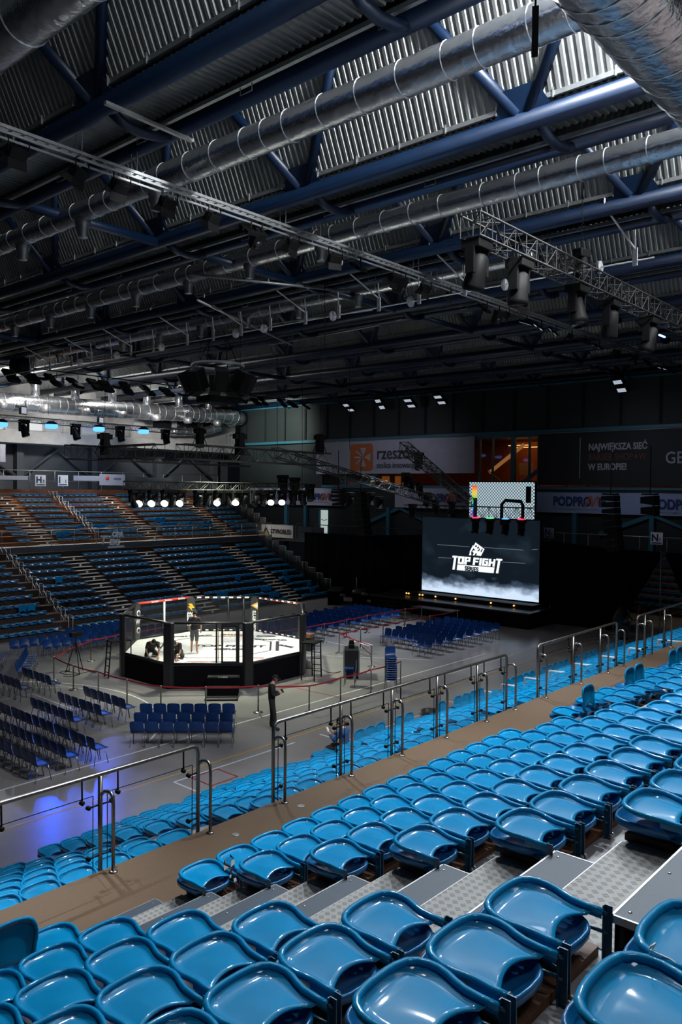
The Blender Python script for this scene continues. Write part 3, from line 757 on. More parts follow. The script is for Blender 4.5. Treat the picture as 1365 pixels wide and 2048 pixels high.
SEATS.sort(key=lambda s: (Vector(s[:3])-CAMP).length)
upper = [s for s in SEATS if s[1] < 7]
NEAR = SEATS[:300]; REST = SEATS[300:]
used = {}
protos = {}
for n, (x, y, z, up, lb) in enumerate(NEAR):
    simple = y > 7 or n > 170
    key = (simple, up)
    jr = random.uniform(-.006, .006)
    if key not in protos:
        r, kids = (make_seat_simple('up' if up else 'down') if simple else make_seat('stadium_seat', lb, 'up' if up else 'down'))
        r.location = (x, y, z+(.045 if y < 7 else 0)); r['label'] = lb; protos[key] = (r, kids)
    else:
        r, kids = protos[key]
        copy_tree(r, kids, (x, y+jr, z+(.045 if y < 7 else 0)), jr, lb)
def merge(name, items, m_index_src, mats):
    """items: list of (list of (mesh MB, mat idx), matrix) -> one object"""
    V = []; Fc = []; SM = []; MI = []
    for parts, mt in items:
        for mb, mi in parts:
            o = len(V); V += [tuple(mt @ Vector(v)) for v in mb.v]
            Fc += [tuple(i+o for i in f) for f in mb.f]; SM += mb.sm; MI += [mi]*len(mb.f)
    me = bpy.data.meshes.new(name); me.from_pydata(V, [], Fc); me.update()
    me.polygons.foreach_set('use_smooth', SM); me.polygons.foreach_set('material_index', MI)
    for m in mats: me.materials.append(MT_[m])
    o = bpy.data.objects.new(name, me); COL.objects.link(o); return o
lidL, panL = lid_mesh(False), pan_mesh(False)
Rup = Matrix.Translation((0, -.40, .175)) @ Matrix.Rotation(math.radians(78), 4, 'X') @ Matrix.Translation((0, .40, -.175))
lidU = MB(); lidU.v = [tuple(Rup @ Vector(v)) for v in lidL.v]; lidU.f = lidL.f; lidU.sm = lidL.sm
items = [([(panL, 1), (lidU if s[3] else lidL, 0)], Matrix.Translation((s[0], s[1], s[2]+(.045 if s[1] < 7 else 0)))) for s in REST]

# ================================================================== far stand
fs_ = empty('grandstand', (14, 38.5, 0), label='opposite stand of dark stepped rows with a bright upper tier and a shaded lower tier', cat='stand')
fs_['kind'] = 'structure'
def fbox(nm, m, *a):
    o = MB().box(*[v-(14 if i < 2 else 38.5 if i < 4 else 0) for i, v in enumerate(a)]).build(nm, m, fs_); return o
def FY(i): return 38.5+.764*i
def FZ(i): return .30+.349*i
def GY(i): return 47.3+.757*i
def GZ(i): return 4.35+.34*i
FA = [(25.6, 26.9), (31.0, 32.2), (38.3, 39.6), (21.9, 22.4)]; GA = [(24.9, 26.2), (33.0, 34.2), (40.0, 41.2), (28.9, 29.3)]
for i in range(11):
    zl = FZ(i)-.14
    fbox('platform', 'woodshade', 14, 42.3, FY(i)-.22, FY(i)+.62 if i < 10 else 46.4, zl-.08, zl)
    fbox('riser', 'woodshade', 14, 42.3, FY(i)-.20, FY(i)-.16, (FZ(i-1)-.14) if i else 0, zl-.08)
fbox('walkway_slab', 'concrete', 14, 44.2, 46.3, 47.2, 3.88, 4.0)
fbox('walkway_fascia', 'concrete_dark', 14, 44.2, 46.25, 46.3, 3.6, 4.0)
for i in range(9):
    zl = GZ(i)-.14
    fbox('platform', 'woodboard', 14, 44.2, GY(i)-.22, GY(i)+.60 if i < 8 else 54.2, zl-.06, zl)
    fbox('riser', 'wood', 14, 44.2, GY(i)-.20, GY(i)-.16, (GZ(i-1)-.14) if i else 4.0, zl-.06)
fbox('rear_wall', 'wood', 14, 44.2, 54.2, 54.3, GZ(8), 7.45)
for aisles, fy, fz, n in ((FA, FY, FZ, 10), (GA, GY, GZ, 9)):
    for xa, xb in aisles[:3]:
        for i in range(n):
            zl = fz(i)-.14
            fbox('step', 'concrete', xa, xb, fy(i)-.55, fy(i)-.2, zl-.20, zl-.16)
            fbox('step', 'concrete', xa, xb, fy(i)-.22, fy(i)+.15, zl, zl+.02)
            fbox('aisle_light', 'white', (xa+xb)/2-.07, (xa+xb)/2+.07, fy(i)-.235, fy(i)-.215, zl-.14, zl-.03)
# seats of the far stand
def blocks(aisles, xa, xb):
    xs = []; a = sorted(aisles); c = xa
    for u, v in a: xs.append((c, u)); c = v
    xs.append((c, xb)); return xs
upF = {(1, 33.2), (1, 33.7), (3, 36.1), (2, 22.5), (0, 40.9), (1, 41.4), (2, 39.9), (3, 40.2), (9, 19.5), (9, 20), (8, 19.9), (5, 23.6), (2, 20.2), (2, 20.7), (2, 21.1), (1, 36.8), (1, 37.3), (0, 37.0), (0, 37.5)}
upG = [(0, 26.6), (0, 27.1), (1, 28.6), (1, 29.6), (1, 30.0), (1, 35.2), (1, 35.7), (1, 36.3), (2, 35.6), (2, 35.1), (1, 37.4), (1, 38.9), (1, 39.4), (1, 40.0), (1, 41.8)]
R180 = Matrix.Rotation(PI, 4, 'Z')
for (aisles, fy, fz, n, xe, ups) in ((FA, FY, FZ, 10, 42.2, upF), (GA, GY, GZ, 9, 44.1, upG)):
    for i in range(n):
        for xa, xb in blocks(aisles, 17.5 if n == 10 else 23.5, xe):
            c = int((xb-xa-.1)/.48)
            for q in range(c):
                x = xa+.05+(xb-xa-.1-c*.48)/2+.24+q*.48
                if not inframe((x, fy(i), fz(i)), 30): continue
                u = any(ii == i and abs(xx-x) < .24 for ii, xx in ups)
                items.append(([(panL, 1), (lidU if u else lidL, 0)], Matrix.Translation((x, fy(i)-.22, fz(i)-.14)) @ R180))
# ------------------------------------------------------------------ end stand under the balcony
es = empty('grandstand', (44, 8, 0), label='end stand seen through the gap in the black curtains', cat='stand')
es['kind'] = 'structure'
for i in range(11):
    x = 50.3+.62*i; z = .55+.345*i
    MB().box(x-44, x-44+.66, 0, 14, z-.1, z).build('platform', 'concrete_dark', es)
    MB().box(x-44, x-44+.03, 0, 14, z-.35, z-.1).build('riser', 'wood', es)
    for q in range(26):
        y = 9+q*.48
        if 14.9 < y < 15.6: continue
        if inframe((x, y, z), 10): items.append(([(panL, 1), (lidL, 0)], Matrix.Translation((x, y, z)) @ rotm(PI/2) @ Matrix.Translation((0, .1, 0))))
    MB().box(x-44-.05, x-44+.1, 6.95, 7.6, z-.18, z-.15).build('step', 'concrete', es)
o = merge('stadium_seats', items, None, ['seat', 'seatpan'])
tag(o, 'the remaining blue folded seats of the near stand and of the opposite and end stands', 'seats', kind='stuff')
# ================================================================== roof
XA = [8.33+5.53*i for i in range(-1, 8)]; NB = 1.45
NODES = [-3.9+5.775*i for i in range(0, 11)]
def corrug(p0, p1, y0, y1, pitch=.16, dep=.036, side=1):
    """trapezoidal sheet whose ribs run from p0 to p1 (xz pairs) and repeat along y"""
    b = MB(); dx, dz = p1[0]-p0[0], p1[1]-p0[1]; L = math.hypot(dx, dz); nx, nz = -dz/L*side, dx/L*side
    vs = []; fs = []; y = y0; i = 0
    prof = [(0, 0), (.30, 0), (.45, 1), (.85, 1)]
    while y < y1:
        for t, h in prof:
            for (px, pz) in (p0, p1): vs.append((px+nx*dep*h, y+t*pitch, pz+nz*dep*h))
        y += pitch
    for k in range(len(vs)//2-1): fs.append((2*k, 2*k+1, 2*k+3, 2*k+2))
    return b.add(vs, fs)
Y0R, Y1R = -6, 58.4
for i, xa in enumerate(XA):
    xb = xa+NB
    d = corrug((xa+.05, 15.0), (xb-.18, 15.0), Y0R, Y1R, side=-1).build('ceiling', 'deck'); tag(d, kind='structure')
    nx = XA[i+1] if i+1 < len(XA) else None
    d = corrug((xa-.05, 14.95), (xa-1.58, 18.35), Y0R, Y1R, side=1).build('ceiling', 'deck'); tag(d, kind='structure')
    if i < len(XA)-1:
        d = corrug((xb+.12, 14.95), (xb+1.50, 18.35), Y0R, Y1R, side=-1).build('ceiling', 'deck'); tag(d, kind='structure')
        d = MB().box(xb+1.45, nx-1.55, Y0R, Y1R, 18.35, 18.45).build('ceiling', 'deck'); tag(d, kind='structure')
    b = MB().box(xa-.16, xa-.10, Y0R, Y1R, 14.93, 15.02)
    for q in range(54): b.box(xa-.18, xa-.15, Y0R+q*1.18, Y0R+q*1.18+.03, 14.9, 15.08)
    d = b.build('trim_5', 'galv'); tag(d, kind='structure')
    # truss
    if i == 0: continue
    nm = ['roof truss nearest the camera, over the near seats, outside the left of the frame', 'big blue tube truss crossing the top left corner', 'blue tube truss from top right down to the left, second in view', 'third blue roof truss from the top', 'fourth blue roof truss from the top', 'fifth blue roof truss, half dark', 'sixth blue roof truss, dark', 'seventh blue roof truss, very dark', 'last dark roof truss against the end wall'][i]
    t = empty('roof_truss', (xa, 0, ZC), label=nm, cat='truss')
    MB().tube([(0, Y0R, 0), (0, 57.5, 0)], .185, 14).build('bottom_chord', 'truss', t)
    MB().tube([(NB, Y0R, 0), (NB, 57.5, 0)], .175, 14).build('bottom_chord', 'truss', t)
    MB().tube([(-1.45, Y0R, 3.3), (-1.45, 57.5, 3.3)], .12, 8).build('top_chord', 'truss', t)
    for q, yn in enumerate(NODES):
        for s in (-1, 1):
            MB().tube([(-.05, yn+s*.12, .15), (-1.45, yn+s*2.55, 3.3)], .125, 10).build('web_member', 'truss', t)
        MB().prism([(-.62, .10), (-.36, .55), (.36, .55), (.62, .10)], lambda p: (-.05-.44*p[1]-.012, yn+p[0], p[1]), lambda p: (-.05-.44*p[1]+.012, yn+p[0], p[1])).build('gusset_plate', 'truss', t)
        MB().tube([(.05, yn-.3, -.10), (.35, yn-.3, -.24), (.72, yn-.3, -.28), (1.10, yn-.3, -.22), (NB-.05, yn-.3, -.08)], .10, 8).build('cross_tie', 'truss', t)
    b = MB().box(NB-.34, NB-.26, Y0R, 57, -.02, .06)
    for q in range(20): b.tube([(NB-.30, -5+q*3.1, 0), (NB-.30, -5+q*3.1, -.14), (NB-.30, -4.7+q*3.1, -.14), (NB-.30, -4.7+q*3.1, 0)], .012, 4)
    b.build('conduit', 'galv', t)
# horizontal struts between trusses
for i in range(len(XA)-1):
    for yn in (NODES[4], NODES[7]):
        o = MB().tube([(0, 0, 0), (XA[i+1]-XA[i]-NB, 0, .0)], .13, 8).build('roof_strut', 'truss'); o.location = (XA[i]+NB, yn, ZC-.05)
        tag(o, 'blue tube strut joining neighbouring roof trusses, %s bay from the camera, %s line' % (ordn(i), 'nearer' if yn < 25 else 'farther'), 'strut', 'blue struts between the roof trusses')
# skylight strips in the first ridges near the right
for i, (ya, yb) in enumerate(((-5, 4.0), (-5, 2.5), (-5, 2.5))):
    xb = XA[i+1]+NB
    o = MB().box(xb+1.6, XA[i+2]-1.7, ya, yb, 18.28, 18.33).build('window_4', 'skylight'); tag(o, kind='structure')

# ------------------------------------------------------------------ ducts
def duct(label, pts, r, seam=.9, seamr=.012, noz=(), nozr=.13, dn=(0,0,-1)):
    e = empty('air_duct', pts[0], label=label, cat='duct'); o0 = Vector(pts[0])
    P3 = [Vector(p)-o0 for p in pts]
    rs = r if isinstance(r, (list, tuple)) else [r]*len(pts)
    # dense, faintly dented tube
    tot = []; rr = []
    for i in range(len(P3)-1):
        n = max(2, int((P3[i+1]-P3[i]).length/.3))
        for k in range(n):
            tot.append(P3[i].lerp(P3[i+1], k/n)); rr.append((rs[i]+(rs[i+1]-rs[i])*k/n)*(1+random.uniform(-.014, .014)))
    tot.append(P3[-1]); rr.append(rs[-1])
    MB().tube(tot, rr, 20).build('duct_tube', 'foil', e)
    acc = 0; last = tot[0]; rings = []
    for a, c, ra in zip(tot, tot[1:], rr):
        acc += (c-a).length
        if acc > seam*random.uniform(.6, 1.2):
            acc = 0; d = (c-a).normalized(); rings.append((a, d, ra))
    for k, (a, d, ra) in enumerate(rings[:90]):
        u = d.orthogonal().normalized(); v = d.cross(u)
        tl = d*random.uniform(-.02, .02)
        MB().tube([a+(u*math.cos(t)+v*math.sin(t))*(ra+.004)+tl*math.cos(t) for t in [2*PI*q/20 for q in range(20)]], seamr, 5, closed=True).build('seam_band', 'foilseam', e)
    for q in noz:
        c = Vector(q)-o0; d = Vector(dn)
        MB().lathe([(nozr*1.5, -.02), (nozr*1.5, .12), (nozr*1.15, .2), (nozr, .42), (nozr*.95, .44)], c+d*(rs[0]*.7), 14, axis=d).build('outlet_nozzle', 'galv', e)
    return e
duct('thick foil duct crossing the extreme top left corner', [(6.15, 0, 14.9), (6.15, 45, 14.9)], .42, 1.3, .014)
duct('long foil wrapped duct running from the top right down to the left', [(10.95, -1, 14.6), (10.95, 15.2, 14.6), (10.95, 15.9, 14.6), (10.95, 48, 14.6)], [.30, .30, .25, .25], .75, .010, [(10.95, 15.3+3.1*i, 14.6) for i in range(8)])
duct('second long foil duct with drop outlets, below the upper blue trusses', [(16.75, 0, 14.75), (16.75, 16, 14.75), (16.75, 50, 14.75)], [.27, .27, .25], .85, .012, [(16.75, 15.6+3.0*i, 14.75) for i in range(11)])
duct('third foil duct farther back, mostly hidden by trusses', [(22.4, 12, 14.9), (22.4, 50, 14.9)], .24, 1.2, .012, [(22.4, 16+3.0*i, 14.9) for i in range(10)])
duct('huge foil duct in the top right corner', [(6.9, 3.58, 13.4), (23, 3.58, 13.4)], .70, .42, .010)
# collector duct along the left wall with risers
dW = duct('big shiny collector duct along the left gallery wall', [(16, 52.6, 13.15), (34, 52.6, 13.45), (45.4, 52.6, 13.75), (46.6, 52.9, 13.75), (46.85, 53.6, 13.7), (46.5, 54.6, 13.5)], [.62, .62, .60, .58, .56, .56], .7, .016)
for i in range(7):
    x = 24.6+i*3.05
    if x > 44: break
    MB().tube([(x-16, 0, .3+(x-16)*.015), (x-16, 0, 2.6)], .30, 14).build('riser_duct', 'foil', dW)
    MB().tube([(x-16+.3, -.5, -.1), (x-16+.3, -1.1, -.1)], .26, 12).build('outlet_stub', 'foilseam', dW)
duct('lower foil branch duct by the end wall corner', [(40.0, 53.8, 12.2), (43.2, 53.7, 12.4), (45.0, 53.6, 12.9)], .36, .6, .014)

# ------------------------------------------------------------------ cable tray with fixtures
TY, TZ = 14.3, 14.15
tr = empty('cable_tray', (5, TY, TZ), label='long grey perforated cable tray crossing the ceiling from the left edge to the right edge', cat='tray')
b = MB().box(0, 36.5, -.09, -.08, -.03, .03).box(0, 36.5, .08, .09, -.03, .03)
for i in range(150): b.box(.1+i*.24, .16+i*.24, -.08, .08, -.03, -.02)
b.build('tray_body', 'galv', tr)
MB().box(0, 36.5, -.16, -.12, -.16, -.12).box(0, 36.5, .10, .13, -.16, -.12).build('lamp_rail', 'galv', tr)
for i in range(7):
    xx = XA[i+1]-5
    for dx in (.1, NB-.1): MB().tube([(xx+dx, -.1, .03), (xx+dx, -.1, .8), (xx+dx, .1, .8), (xx+dx, .1, .03)], .012, 5).build('hanger_rod', 'galv', tr)
def barn(e, sc=1.0, tilt=.5):
    R = Matrix.Rotation(tilt, 4, 'X') @ Matrix.Diagonal((sc, sc, sc, 1))
    MB().box(-.20, .20, -.12, .12, -.30, -.06, R).build('lamp_housing', 'black', e, bevel=.01)
    b = MB()
    for s in (-1, 1): b.obox(R @ Vector((0, s*.16, -.38)), R.to_3x3() @ Vector((.22, 0, 0)), R.to_3x3() @ Vector((0, s*.05, -.09)), R.to_3x3() @ Vector((0, .004, .004)))
    b.build('barn_door', 'black', e)
    MB().tube([(-.24*sc, 0, -.18*sc), (-.24*sc, 0, .08), (-.20*sc, 0, .13), (.20*sc, 0, .13), (.24*sc, 0, .08), (.24*sc, 0, -.18*sc)], .014, 6).build('yoke', 'black', e)
def ledpair(e, sc=1.0, tilt=.7, on='lampsoft'):
    R = Matrix.Rotation(tilt, 4, 'X') @ Matrix.Diagonal((sc, sc, sc, 1))
    for s in (-1, 1):
        h = MB().box(-.19, .19, s*.15-.11, s*.15+.11, -.24, -.14, R).build('led_panel', 'black', e)
        MB().box(-.15, .15, s*.15-.065, s*.15+.065, -.246, -.241, R).build('led_lens', on, h)
    MB().tube([(0, 0, .14), (0, 0, -.15)], .02, 6).build('yoke', 'black', e)
def speaker(e, sc=1.0, tilt=.5):
    R = Matrix.Rotation(tilt, 4, 'X') @ Matrix.Diagonal((sc, sc, sc, 1))
    MB().prism([(-.17, -.16), (.17, -.16), (.12, .16), (-.12, .16)], lambda p: R @ Vector((p[0], p[1], -.62)), lambda p: R @ Vector((p[0], p[1], -.10))).build('cabinet', 'black', e, bevel=.01)
    MB().lathe([(.10, 0), (.11, .01), (.02, .02)], R @ Vector((0, -.165, -.46)), 12, axis=R.to_3x3() @ Vector((0, -1, 0))).build('driver', 'padblack', e)
    MB().tube([(0, 0, .14), (0, 0, -.12)], .02, 6).build('yoke', 'black', e)
FN = {'barn': (barn, 'barn_door_light', 'black barn door lamp'), 'led': (ledpair, 'floodlight', 'double panel floodlight'), 'spk': (speaker, 'loudspeaker', 'black wedge loudspeaker')}
TR = [(38,300,'barn'),(165,345,'barn'),(245,368,'barn'),(340,398,'barn'),(430,425,'barn'),(503,455,'led'),(525,468,'spk'),(590,477,'barn'),(672,503,'barn'),(722,525,'led'),(795,553,'barn'),(812,560,'spk'),(855,567,'barn'),(903,587,'barn'),(975,611,'led'),(1000,621,'spk'),(1020,625,'barn'),(1055,640,'led'),(1084,650,'led'),(1114,660,'led'),(1145,668,'barn'),(1172,677,'led'),(1200,687,'led'),(1236,698,'barn'),(1275,708,'barn'),(1300,716,'led'),(1328,724,'led'),(1348,730,'led')]
cnt = {}
tot = {k: sum(1 for t in TR if t[2] == k) for k in FN}
for px, py, k in TR:
    p = at_y(px, py, TY-.1); f, nm, lb = FN[k]; cnt[k] = cnt.get(k, 0)+1
    e = empty(nm, (p.x, TY-.1, TZ-.26), random.uniform(-.5, .5), '%s on the cable tray, %s of its kind from left' % (lb, ordn(cnt[k]-1)), 'light' if k != 'spk' else 'loudspeaker', lb+'s on the cable tray')
    f(e, .85, random.uniform(.3, .8))
def flood_row(pts, plane, val, nm, lab, grp, sc, hang=.8, lit='lampsoft'):
    for i, (px, py) in enumerate(pts):
        p = at_y(px, py, val) if plane == 'y' else at_x(px, py, val)
        e = empty('floodlight', p, (.3 if plane == 'y' else PI/2)+random.uniform(-.3, .3), '%s, %s from the left' % (lab, ordn(i)), 'light', grp)
        ledpair(e, sc, random.uniform(.5, .9), lit)
        MB().tube([(0, 0, .08), (0, 0, max(.2, 14.46-p.z))], .012, 5).build('hanger', 'black', e)
flood_row([(28,742),(68,746),(113,751),(156,756),(196,760),(218,764),(260,769),(301,772),(338,774)], 'y', 44.0, 'f', 'double floodlight before the lit left gallery', 'floodlights by the left gallery', 1.9, 1.2)
flood_row([(487,792),(515,796),(532,797),(570,800),(588,802),(615,805),(652,803)], 'y', 44.0, 'f', 'dim floodlight right of the hanging speaker cluster', 'floodlights right of the cluster', 1.6, .9)
flood_row([(703,806),(768,801),(824,797),(885,790),(1248,763)], 'x', 46.0, 'f', 'faint double floodlight along the top of the end wall', 'floodlights on the end wall', 1.9, .7)
o = MB().tube([(18, 44, 14.46), (46.5, 44, 14.46)], .035, 6).build('lamp_bar', 'black'); tag(o, 'black pipe carrying the floodlights in front of the left gallery', 'pipe')
o = MB().tube([(46, 8, 14.46), (46, 46, 14.46)], .035, 6).build('lamp_bar', 'black'); tag(o, 'black pipe carrying the floodlights along the top of the end wall', 'pipe')
for i, (px, py) in enumerate(((46, 838), (201, 860))):      # small floods on the big duct
    p = at_y(px, py-36, 51.8); e = empty('floodlight', p, .4, 'single small floodlight clamped under the shiny collector duct, %s one' % ('left', 'right')[i], 'light')
    MB().box(-.3, .3, -.08, .08, -.9, -.35).build('lamp_housing', 'black', e); MB().box(-.24, .24, -.085, -.08, -.84, -.42).build('lamp_lens', 'lampsoft', e)
    MB().tube([(-.3, 0, -.5), (-.3, 0, .1), (.3, 0, .1), (.3, 0, -.5)], .03, 6).build('yoke', 'galv', e)
# single black lamp in front of the upper duct
p = at_y(1072, 8, 3.6); e = empty('barn_door_light', p, .5, 'narrow black lamp hanging in front of the foil duct at the top edge', 'light')
MB().box(-.09, .09, -.03, .03, -.42, -.02, Matrix.Rotation(-.45, 4, 'Y')).build('lamp_housing', 'black', e); MB().tube([(0,0,.2),(.08,0,.05),(.10,0,-.1)], .010, 5).build('cable', 'black', e)

# ------------------------------------------------------------------ winch shaft under the trusses
WX, WZ = 21.0, 13.75
ws = empty('winch_shaft', (WX, 8, WZ), label='long pale horizontal winch shaft hanging under the roof trusses on plates and drums', cat='winch')
MB().tube([(0, -.2, 0), (0, 39, 0)], .022, 6).build('shaft', 'whitepaint', ws)
PL = [1265, 1038, 928, 837, 757, 677, 611, 541, 483, 427, 375, 307, 262, 222, 183, 143, 100, 60]
for i, px in enumerate(PL):
    y = at_x(px, 991-(2098-px)*.2, WX).y-8
    MB().box(-.03, .03, y-.06, y+.06, -.12, .34).build('bracket_plate', 'whitepaint', ws)
    MB().tube([(0, y, .34), (-.05, y, .8), (-.10, y, .95)], .022, 6).build('drop_rod', 'whitepaint', ws)
    if i % 2 == 0 or i == 1: MB().tube([(0, y, .30), (-1.35, y+.1, .85), (-1.52, y+.1, .93), (-1.76, y+.1, 1.05), (-1.74, y+.1, 1.25)], .026, 6).build('diagonal_rod', 'whitepaint', ws)
for px in (1213, 1022, 833, 676, 537, 480, 330, 240, 165):
    y = at_x(px, 991-(2098-px)*.2, WX).y-8
    MB().lathe([(.17, -.03), (.17, -.012), (.06, -.01), (.06, .01), (.17, .012), (.17, .03)], (0, y+.25, 0), 18, axis=(0, 1, 0)).build('winch_drum', 'whitepaint', ws)
# slender perforated channels and pale frame rods in the middle of the ceiling
for i, (a, c, r) in enumerate((((380,548),(700,583),.05), ((395,600),(585,690),.05), ((455,660),(745,620),.035), ((540,690),(760,650),.035))):
    pa, pc = at_z(a[0], a[1], 14.45), at_z(c[0], c[1], 14.45)
    o = MB().tube([pa, pc], r, 5).build('steel_channel', 'galv'); tag(o, 'grey steel channel under the roof left of the middle, %s from the left' % ordn(i), 'channel')
for i, (px, py) in enumerate(((415,215),(415,305))): pass
b = at_z(210, 205, 14.3); c = at_z(385, 282, 14.3)
o = MB().obox((b+c)/2, (c-b)/2, (0, .04, 0), (0, 0, .03)).build('steel_channel', 'galv'); tag(o, 'grey steel channel hung across the first flat deck strip, top left', 'channel')

# ------------------------------------------------------------------ lighting trusses
def box_truss(label, p0, p1, w=.5, h=.5, bay=.5, r=.025, br=.013, m='blacktruss', name='lighting_truss', tri=False):
    p0, p1 = Vector(p0), Vector(p1); L = (p1-p0).length; d = (p1-p0)/L; s = d.cross(Vector((0,0,1))).normalized(); u = s.cross(d)
    e = empty(name, p0, label=label, cat='truss')
    cs = [(-w/2, 0), (w/2, 0), (0, h)] if tri else [(-w/2, -h/2), (w/2, -h/2), (w/2, h/2), (-w/2, h/2)]
    off = [s*a+u*c for a, c in cs]
    b = MB()
    for o_ in off: b.tube([o_, o_+d*L], r, 6)
    b.build('chords', m, e)
    b = MB(); n = max(2, int(L/bay)); m_ = len(off)
    for i in range(n):
        a0, a1 = d*(L*i/n), d*(L*(i+1)/n)
        for k in range(m_):
            o1, o2 = off[k], off[(k+1) % m_]
            b.tube([o1+a0, o2+a1] if i % 2 == 0 else [o2+a0, o1+a1], br, 4, cap=False)
            b.tube([o1+a0, o2+a0], br, 4, cap=False)
    b.build('lacing', m, e)
    return e
def moving_head(loc, label, sc=1.0, lit=None, aim=(0, -.5, -1), rz=0, up=False, name='moving_head_light', group=None):
    e = empty(name, loc, rz, label, 'light', group)
    MB().box(-.16*sc, .16*sc, -.13*sc, .13*sc, -.12*sc, .0).build('lamp_base', 'black', e, bevel=.01*sc)
    b = MB()
    b.box(-.15*sc, .15*sc, -.06*sc, .06*sc, -.15*sc, -.11*sc)
    for s in (-1, 1): b.box(s*.15*sc-.025*sc, s*.15*sc+.025*sc, -.06*sc, .06*sc, -.42*sc, -.10*sc)
    b.build('yoke', 'black', e)
    a = Vector(aim).normalized(); c = Vector((0, 0, -.36*sc))
    h = MB().lathe([(.06*sc, -.20*sc), (.11*sc, -.16*sc), (.12*sc, .05*sc), (.14*sc, .18*sc), (.135*sc, .24*sc)], c, 14, axis=a).build('lamp_head', 'black', e)
    MB().lathe([(.12*sc, 0), (.125*sc, .012*sc)], c+a*.235*sc, 14, axis=a).build('lens', lit or 'lens', h)
    return e
# over the near arena, right
box_truss('black box truss hanging over the arena at upper right', (12.55, 8.0, 12.5), (27, 8.0, 12.5), .42, .42, .42)
for px, nm in ((955, 'first'), (1040, 'second'), (1155, 'third'), (1222, 'fourth'), (1300, 'fifth')):
    p = at_y(px, 455+(px-935)*.43+40, 8.0)
    moving_head((p.x, 8.0, 12.28), 'black moving head light under the upper right truss, %s from its left end' % nm, 1.5, None, (random.uniform(-.3, .3), random.uniform(-.3, .3), -1))
p = at_y(1185, 505, 8.05)
ch = empty('chain_hoist', (p.x, 8.3, p.z), label='black chain hoist motor hanging on its chain above the right truss', cat='hoist')
MB().box(-.26, .26, -.12, .12, -.08, .12, Matrix.Rotation(-.1, 4, 'Y')).build('motor_body', 'black', ch, bevel=.03)
MB().lathe([(.10, -.75), (.14, -.5), (.13, -.08)], (0, 0, 0), 12).build('chain_bag', 'black', ch)
b = MB(); 
for i in range(26): b.tube([(0, .012*(-1)**i, .12+i*.045), (0, .012*(-1)**i, .16+i*.045)], .010, 4)
b.build('chain', 'black', ch)
MB().tube([(0, 0, 1.28), (0, 0, 1.5)], .04, 8).build('hook', 'black', ch)
MB().tube([(-.05, 0, 1.5), (-.02, 0, 2.1)], .02, 5).tube([(.05, 0, 1.5), (.02, 0, 2.1)], .02, 5).build('sling', 'black', ch)
p = at_y(1325, 672, 8.2); o = MB().obox(p, (.22, 0, -.0), (0, .02, 0), (0, 0, .02)).build('led_bar', 'lampblue2'); tag(o, 'thin lit blue LED bar at the right edge under the truss', 'light')
# rig over the cage
R1 = box_truss('black box truss over the near side of the cage', (18.7, 24.6, 9.05), (26.9, 24.6, 9.0), .5, .55, .55, .03)
R2 = box_truss('black box truss over the far side of the cage', (16.6, 29.0, 9.05), (26.0, 29.0, 9.0), .5, .55, .55, .03)
R3 = box_truss('short black truss closing the cage rig on the left', (18.0, 24.9, 9.05), (18.0, 28.7, 9.05), .45, .5, .55, .028)
R4 = box_truss('low black truss carrying the row of lit spotlights in front of the far seats', (17.6, 26.5, 7.75), (27.4, 26.5, 7.75), .35, .32, .42, .022)
for i, (px, lit) in enumerate(((268,0),(281,1),(306,1),(332,1),(345,0),(362,1),(397,0),(416,0),(436,1),(455,0),(473,1),(487,0),(512,0),(528,0),(543,1),(565,1),(587,0),(605,0))):
    p = at_y(px, 990, 26.3)
    vis = Vector((-.75, -.66, -.55)) if lit else Vector((random.uniform(-.6, .6), random.uniform(-.2, .6), -1))
    moving_head((p.x, 26.3, 7.60), '%s moving head in the row under the low cage truss, %s from the left' % ('lit white' if lit else 'dark', ordn(i)), 1.15, 'lampwhite' if lit else None, vis, group='moving heads in the row over the cage')
for i, (px, py, y) in enumerate(((210, 893, 29.0), (400, 880, 29.0), (480, 893, 24.6), (640, 893, 24.6))):
    p = at_y(px, py, y); e = empty('chain_hoist', p, label='black chain motor on the cage rig, %s from the left' % ordn(i), cat='hoist')
    MB().box(-.14, .14, -.14, .14, -.35, .55).box(-.3, .3, -.1, .1, .3, .5).build('motor_body', 'black', e); MB().tube([(0, 0, .5), (0, 0, 5.3)], .010, 4).build('chain', 'black', e)
    MB().tube([(.1, 0, .4), (.45, 0, -.3)], .02, 5).tube([(-.1, 0, .4), (-.45, 0, -.3)], .02, 5).build('sling', 'black', e)
# inclined trusses towards the stage
box_truss('black sloping truss from the cage rig towards the stage, left one', at_y(550, 905, 24.9), (40.4, 28.0, 7.0), .4, .4, .5, .025)
box_truss('black sloping truss in front of the white logo banner', at_z(808, 893, 9.6), (40.8, 25.6, 6.9), .4, .4, .5, .025)
for i, (px, py) in enumerate(((566, 950), (620, 968), (700, 985), (742, 985), (760, 993), (812, 945), (822, 955), (840, 965), (855, 985), (872, 1000), (590, 955), (838, 905), (905, 1003), (825, 1008))[:0] or sorted(((566, 950), (620, 968), (700, 985), (742, 985), (760, 993), (812, 945), (822, 955), (840, 965), (855, 985), (872, 1000), (590, 955), (838, 905), (905, 1003), (826, 1008)))):
    p = at_x(px, py, (26+ (px-560)*.05) if px != 838 else 32)
    moving_head(p, 'black moving head on the sloping trusses between cage and stage, %s from left' % ordn(i), 1.4, None, (random.uniform(-.5, .5), random.uniform(-.5, .5), -1), group='dark heads on the sloping trusses')
